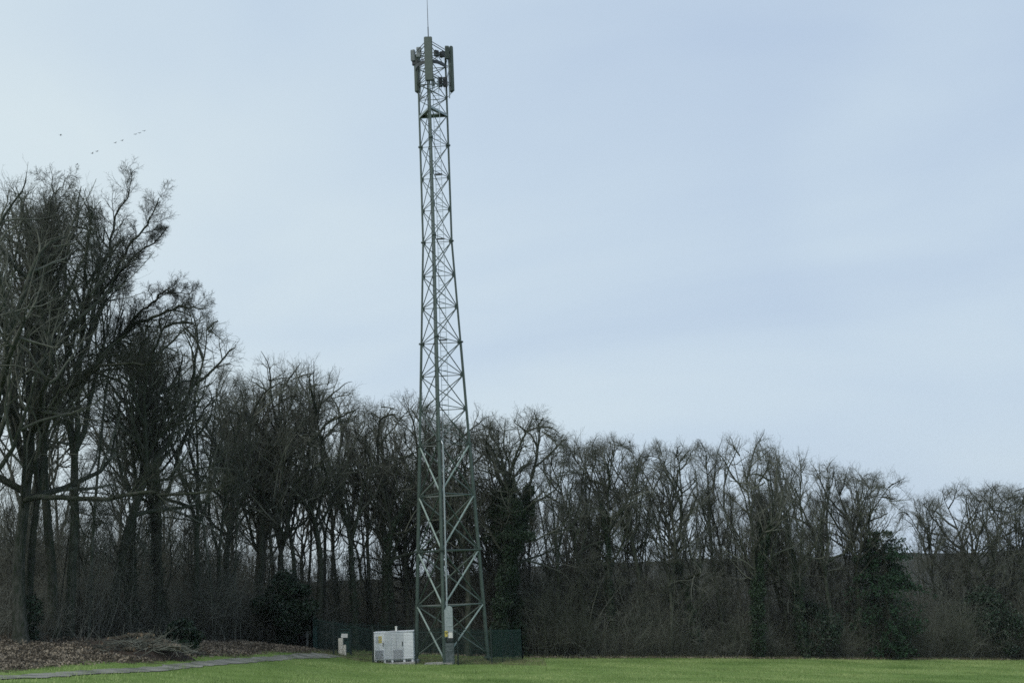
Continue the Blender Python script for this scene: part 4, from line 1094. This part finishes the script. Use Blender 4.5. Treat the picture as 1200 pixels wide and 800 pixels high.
blades(x, y, .085 * (1 + .45 * np.sin(x * .9 + 1.3 * np.sin(y * .31)) * np.sin(y * .7 + np.sin(x * .43))) * (1 + .9 * (np.sin(x * 2.3 + 2 * np.sin(y)) * np.sin(y * 1.9 + np.sin(x * 1.1)) > .8)), .024, rng, 'grass', 'grass', 'short green meadow grass in front of the mast and the wood')
n = 9000; x = rng.uniform(-13, 1.2, n); y = rng.uniform(68.8, 79, n)
blades(x, y, np.full(n, .16), .02, rng, 'drygrass', 'dry_grass', 'straw coloured rough grass inside the fenced compound')
n = 9000; x = rng.uniform(-2, 60, n); y = edge_at_x(x) + rng.normal(size=n) * .5
blades(x, y, np.full(n, .28), .025, rng, 'drygrass', 'dry_grass', 'dry tufts along the foot of the wood')

# ------------------------------------------------------------------ birds
def bird(u, v, Y, ang, up, label):
    c = P(u, v, Y); root = empty('bird', c, ang); tag(root, label, 'bird', 'birds flying above the left trees')
    bm = bmesh.new(); k = 8
    prof = [(-.5, .01, 0), (-.35, .05, .0), (-.15, .085, 0), (.1, .1, 0), (.3, .07, .01), (.38, .05, .02), (.46, .055, .03), (.54, .03, .03), (.62, .004, .02)]
    rings = [[bm.verts.new((x_, math.cos(a_ / k * 6.283) * r_, z_ + math.sin(a_ / k * 6.283) * r_)) for a_ in range(k)] for x_, r_, z_ in prof]
    for A, B in zip(rings[:-1], rings[1:]):
        for q in range(k): bm.faces.new((A[q], B[q], B[(q + 1) % k], A[(q + 1) % k]))
    for sgn in (-1, 1):
        L_ = [(.22, 0), (.28, .35), (.15, .75), (-.02, 1.0)]; T_ = [(-.12, 0), (-.06, .35), (-.08, .7), (-.10, 1.0)]
        hgt = [0, up * .16, up * .20, up * .14]
        for th in (.02, -.02):
            a1 = [bm.verts.new((x_, sgn * (y_ + .05), h_ + .04 + th)) for (x_, y_), h_ in zip(L_, hgt)]; a2 = [bm.verts.new((x_, sgn * (y_ + .05), h_ + .04 + th)) for (x_, y_), h_ in zip(T_, hgt)]
            for q in range(3): bm.faces.new((a1[q], a1[q + 1], a2[q + 1], a2[q]))
    tl = [bm.verts.new(p_) for p_ in ((-.4, .04, .0), (-.4, -.04, .0), (-.72, -.1, .0), (-.72, .1, .0))]; bm.faces.new(tl)
    me_ = bpy.data.meshes.new('body'); bm.to_mesh(me_); bm.free(); mesh_obj('body', me_, M['bird'], root)
    root.scale = (.55, .55, .55)
BIRDS = [(71, 158.5, 'lone bird furthest left above the treetop'), (90, 193, 'lowest bird, just above the left treetop'), (108, 180, 'left bird of the lower pair'), (113.7, 177.5, 'right bird of the lower pair'),
         (135, 167.5, 'dark bird left in the middle pair'), (143, 165, 'faint bird right in the middle pair'), (158.5, 157.5, 'left bird of the upper three'), (163.5, 156, 'middle bird of the upper three'), (168.8, 153.8, 'rightmost and highest bird of the string')]
for i, (u, v, lab) in enumerate(BIRDS): bird(u, v, 230 + 8 * i, .5 + .12 * i, .5 + .6 * (i % 3), lab)

# ------------------------------------------------------------------ thin damp air
hb = MB(); hb.box((0, 420, 30), (2200, 1100, 110)); hm = bpy.data.materials.new('haze'); hm.use_nodes = True
t = hm.node_tree; t.nodes.clear(); o_ = t.nodes.new('ShaderNodeOutputMaterial'); pv = t.nodes.new('ShaderNodeVolumePrincipled')
pv.inputs['Color'].default_value = (.93, .96, 1, 1); pv.inputs['Density'].default_value = .0001
t.links.new(pv.outputs[0], o_.inputs['Volume'])
tag(hb.build('haze', hm), 'thin pale damp air over the field and the wood', 'haze', kind='stuff')
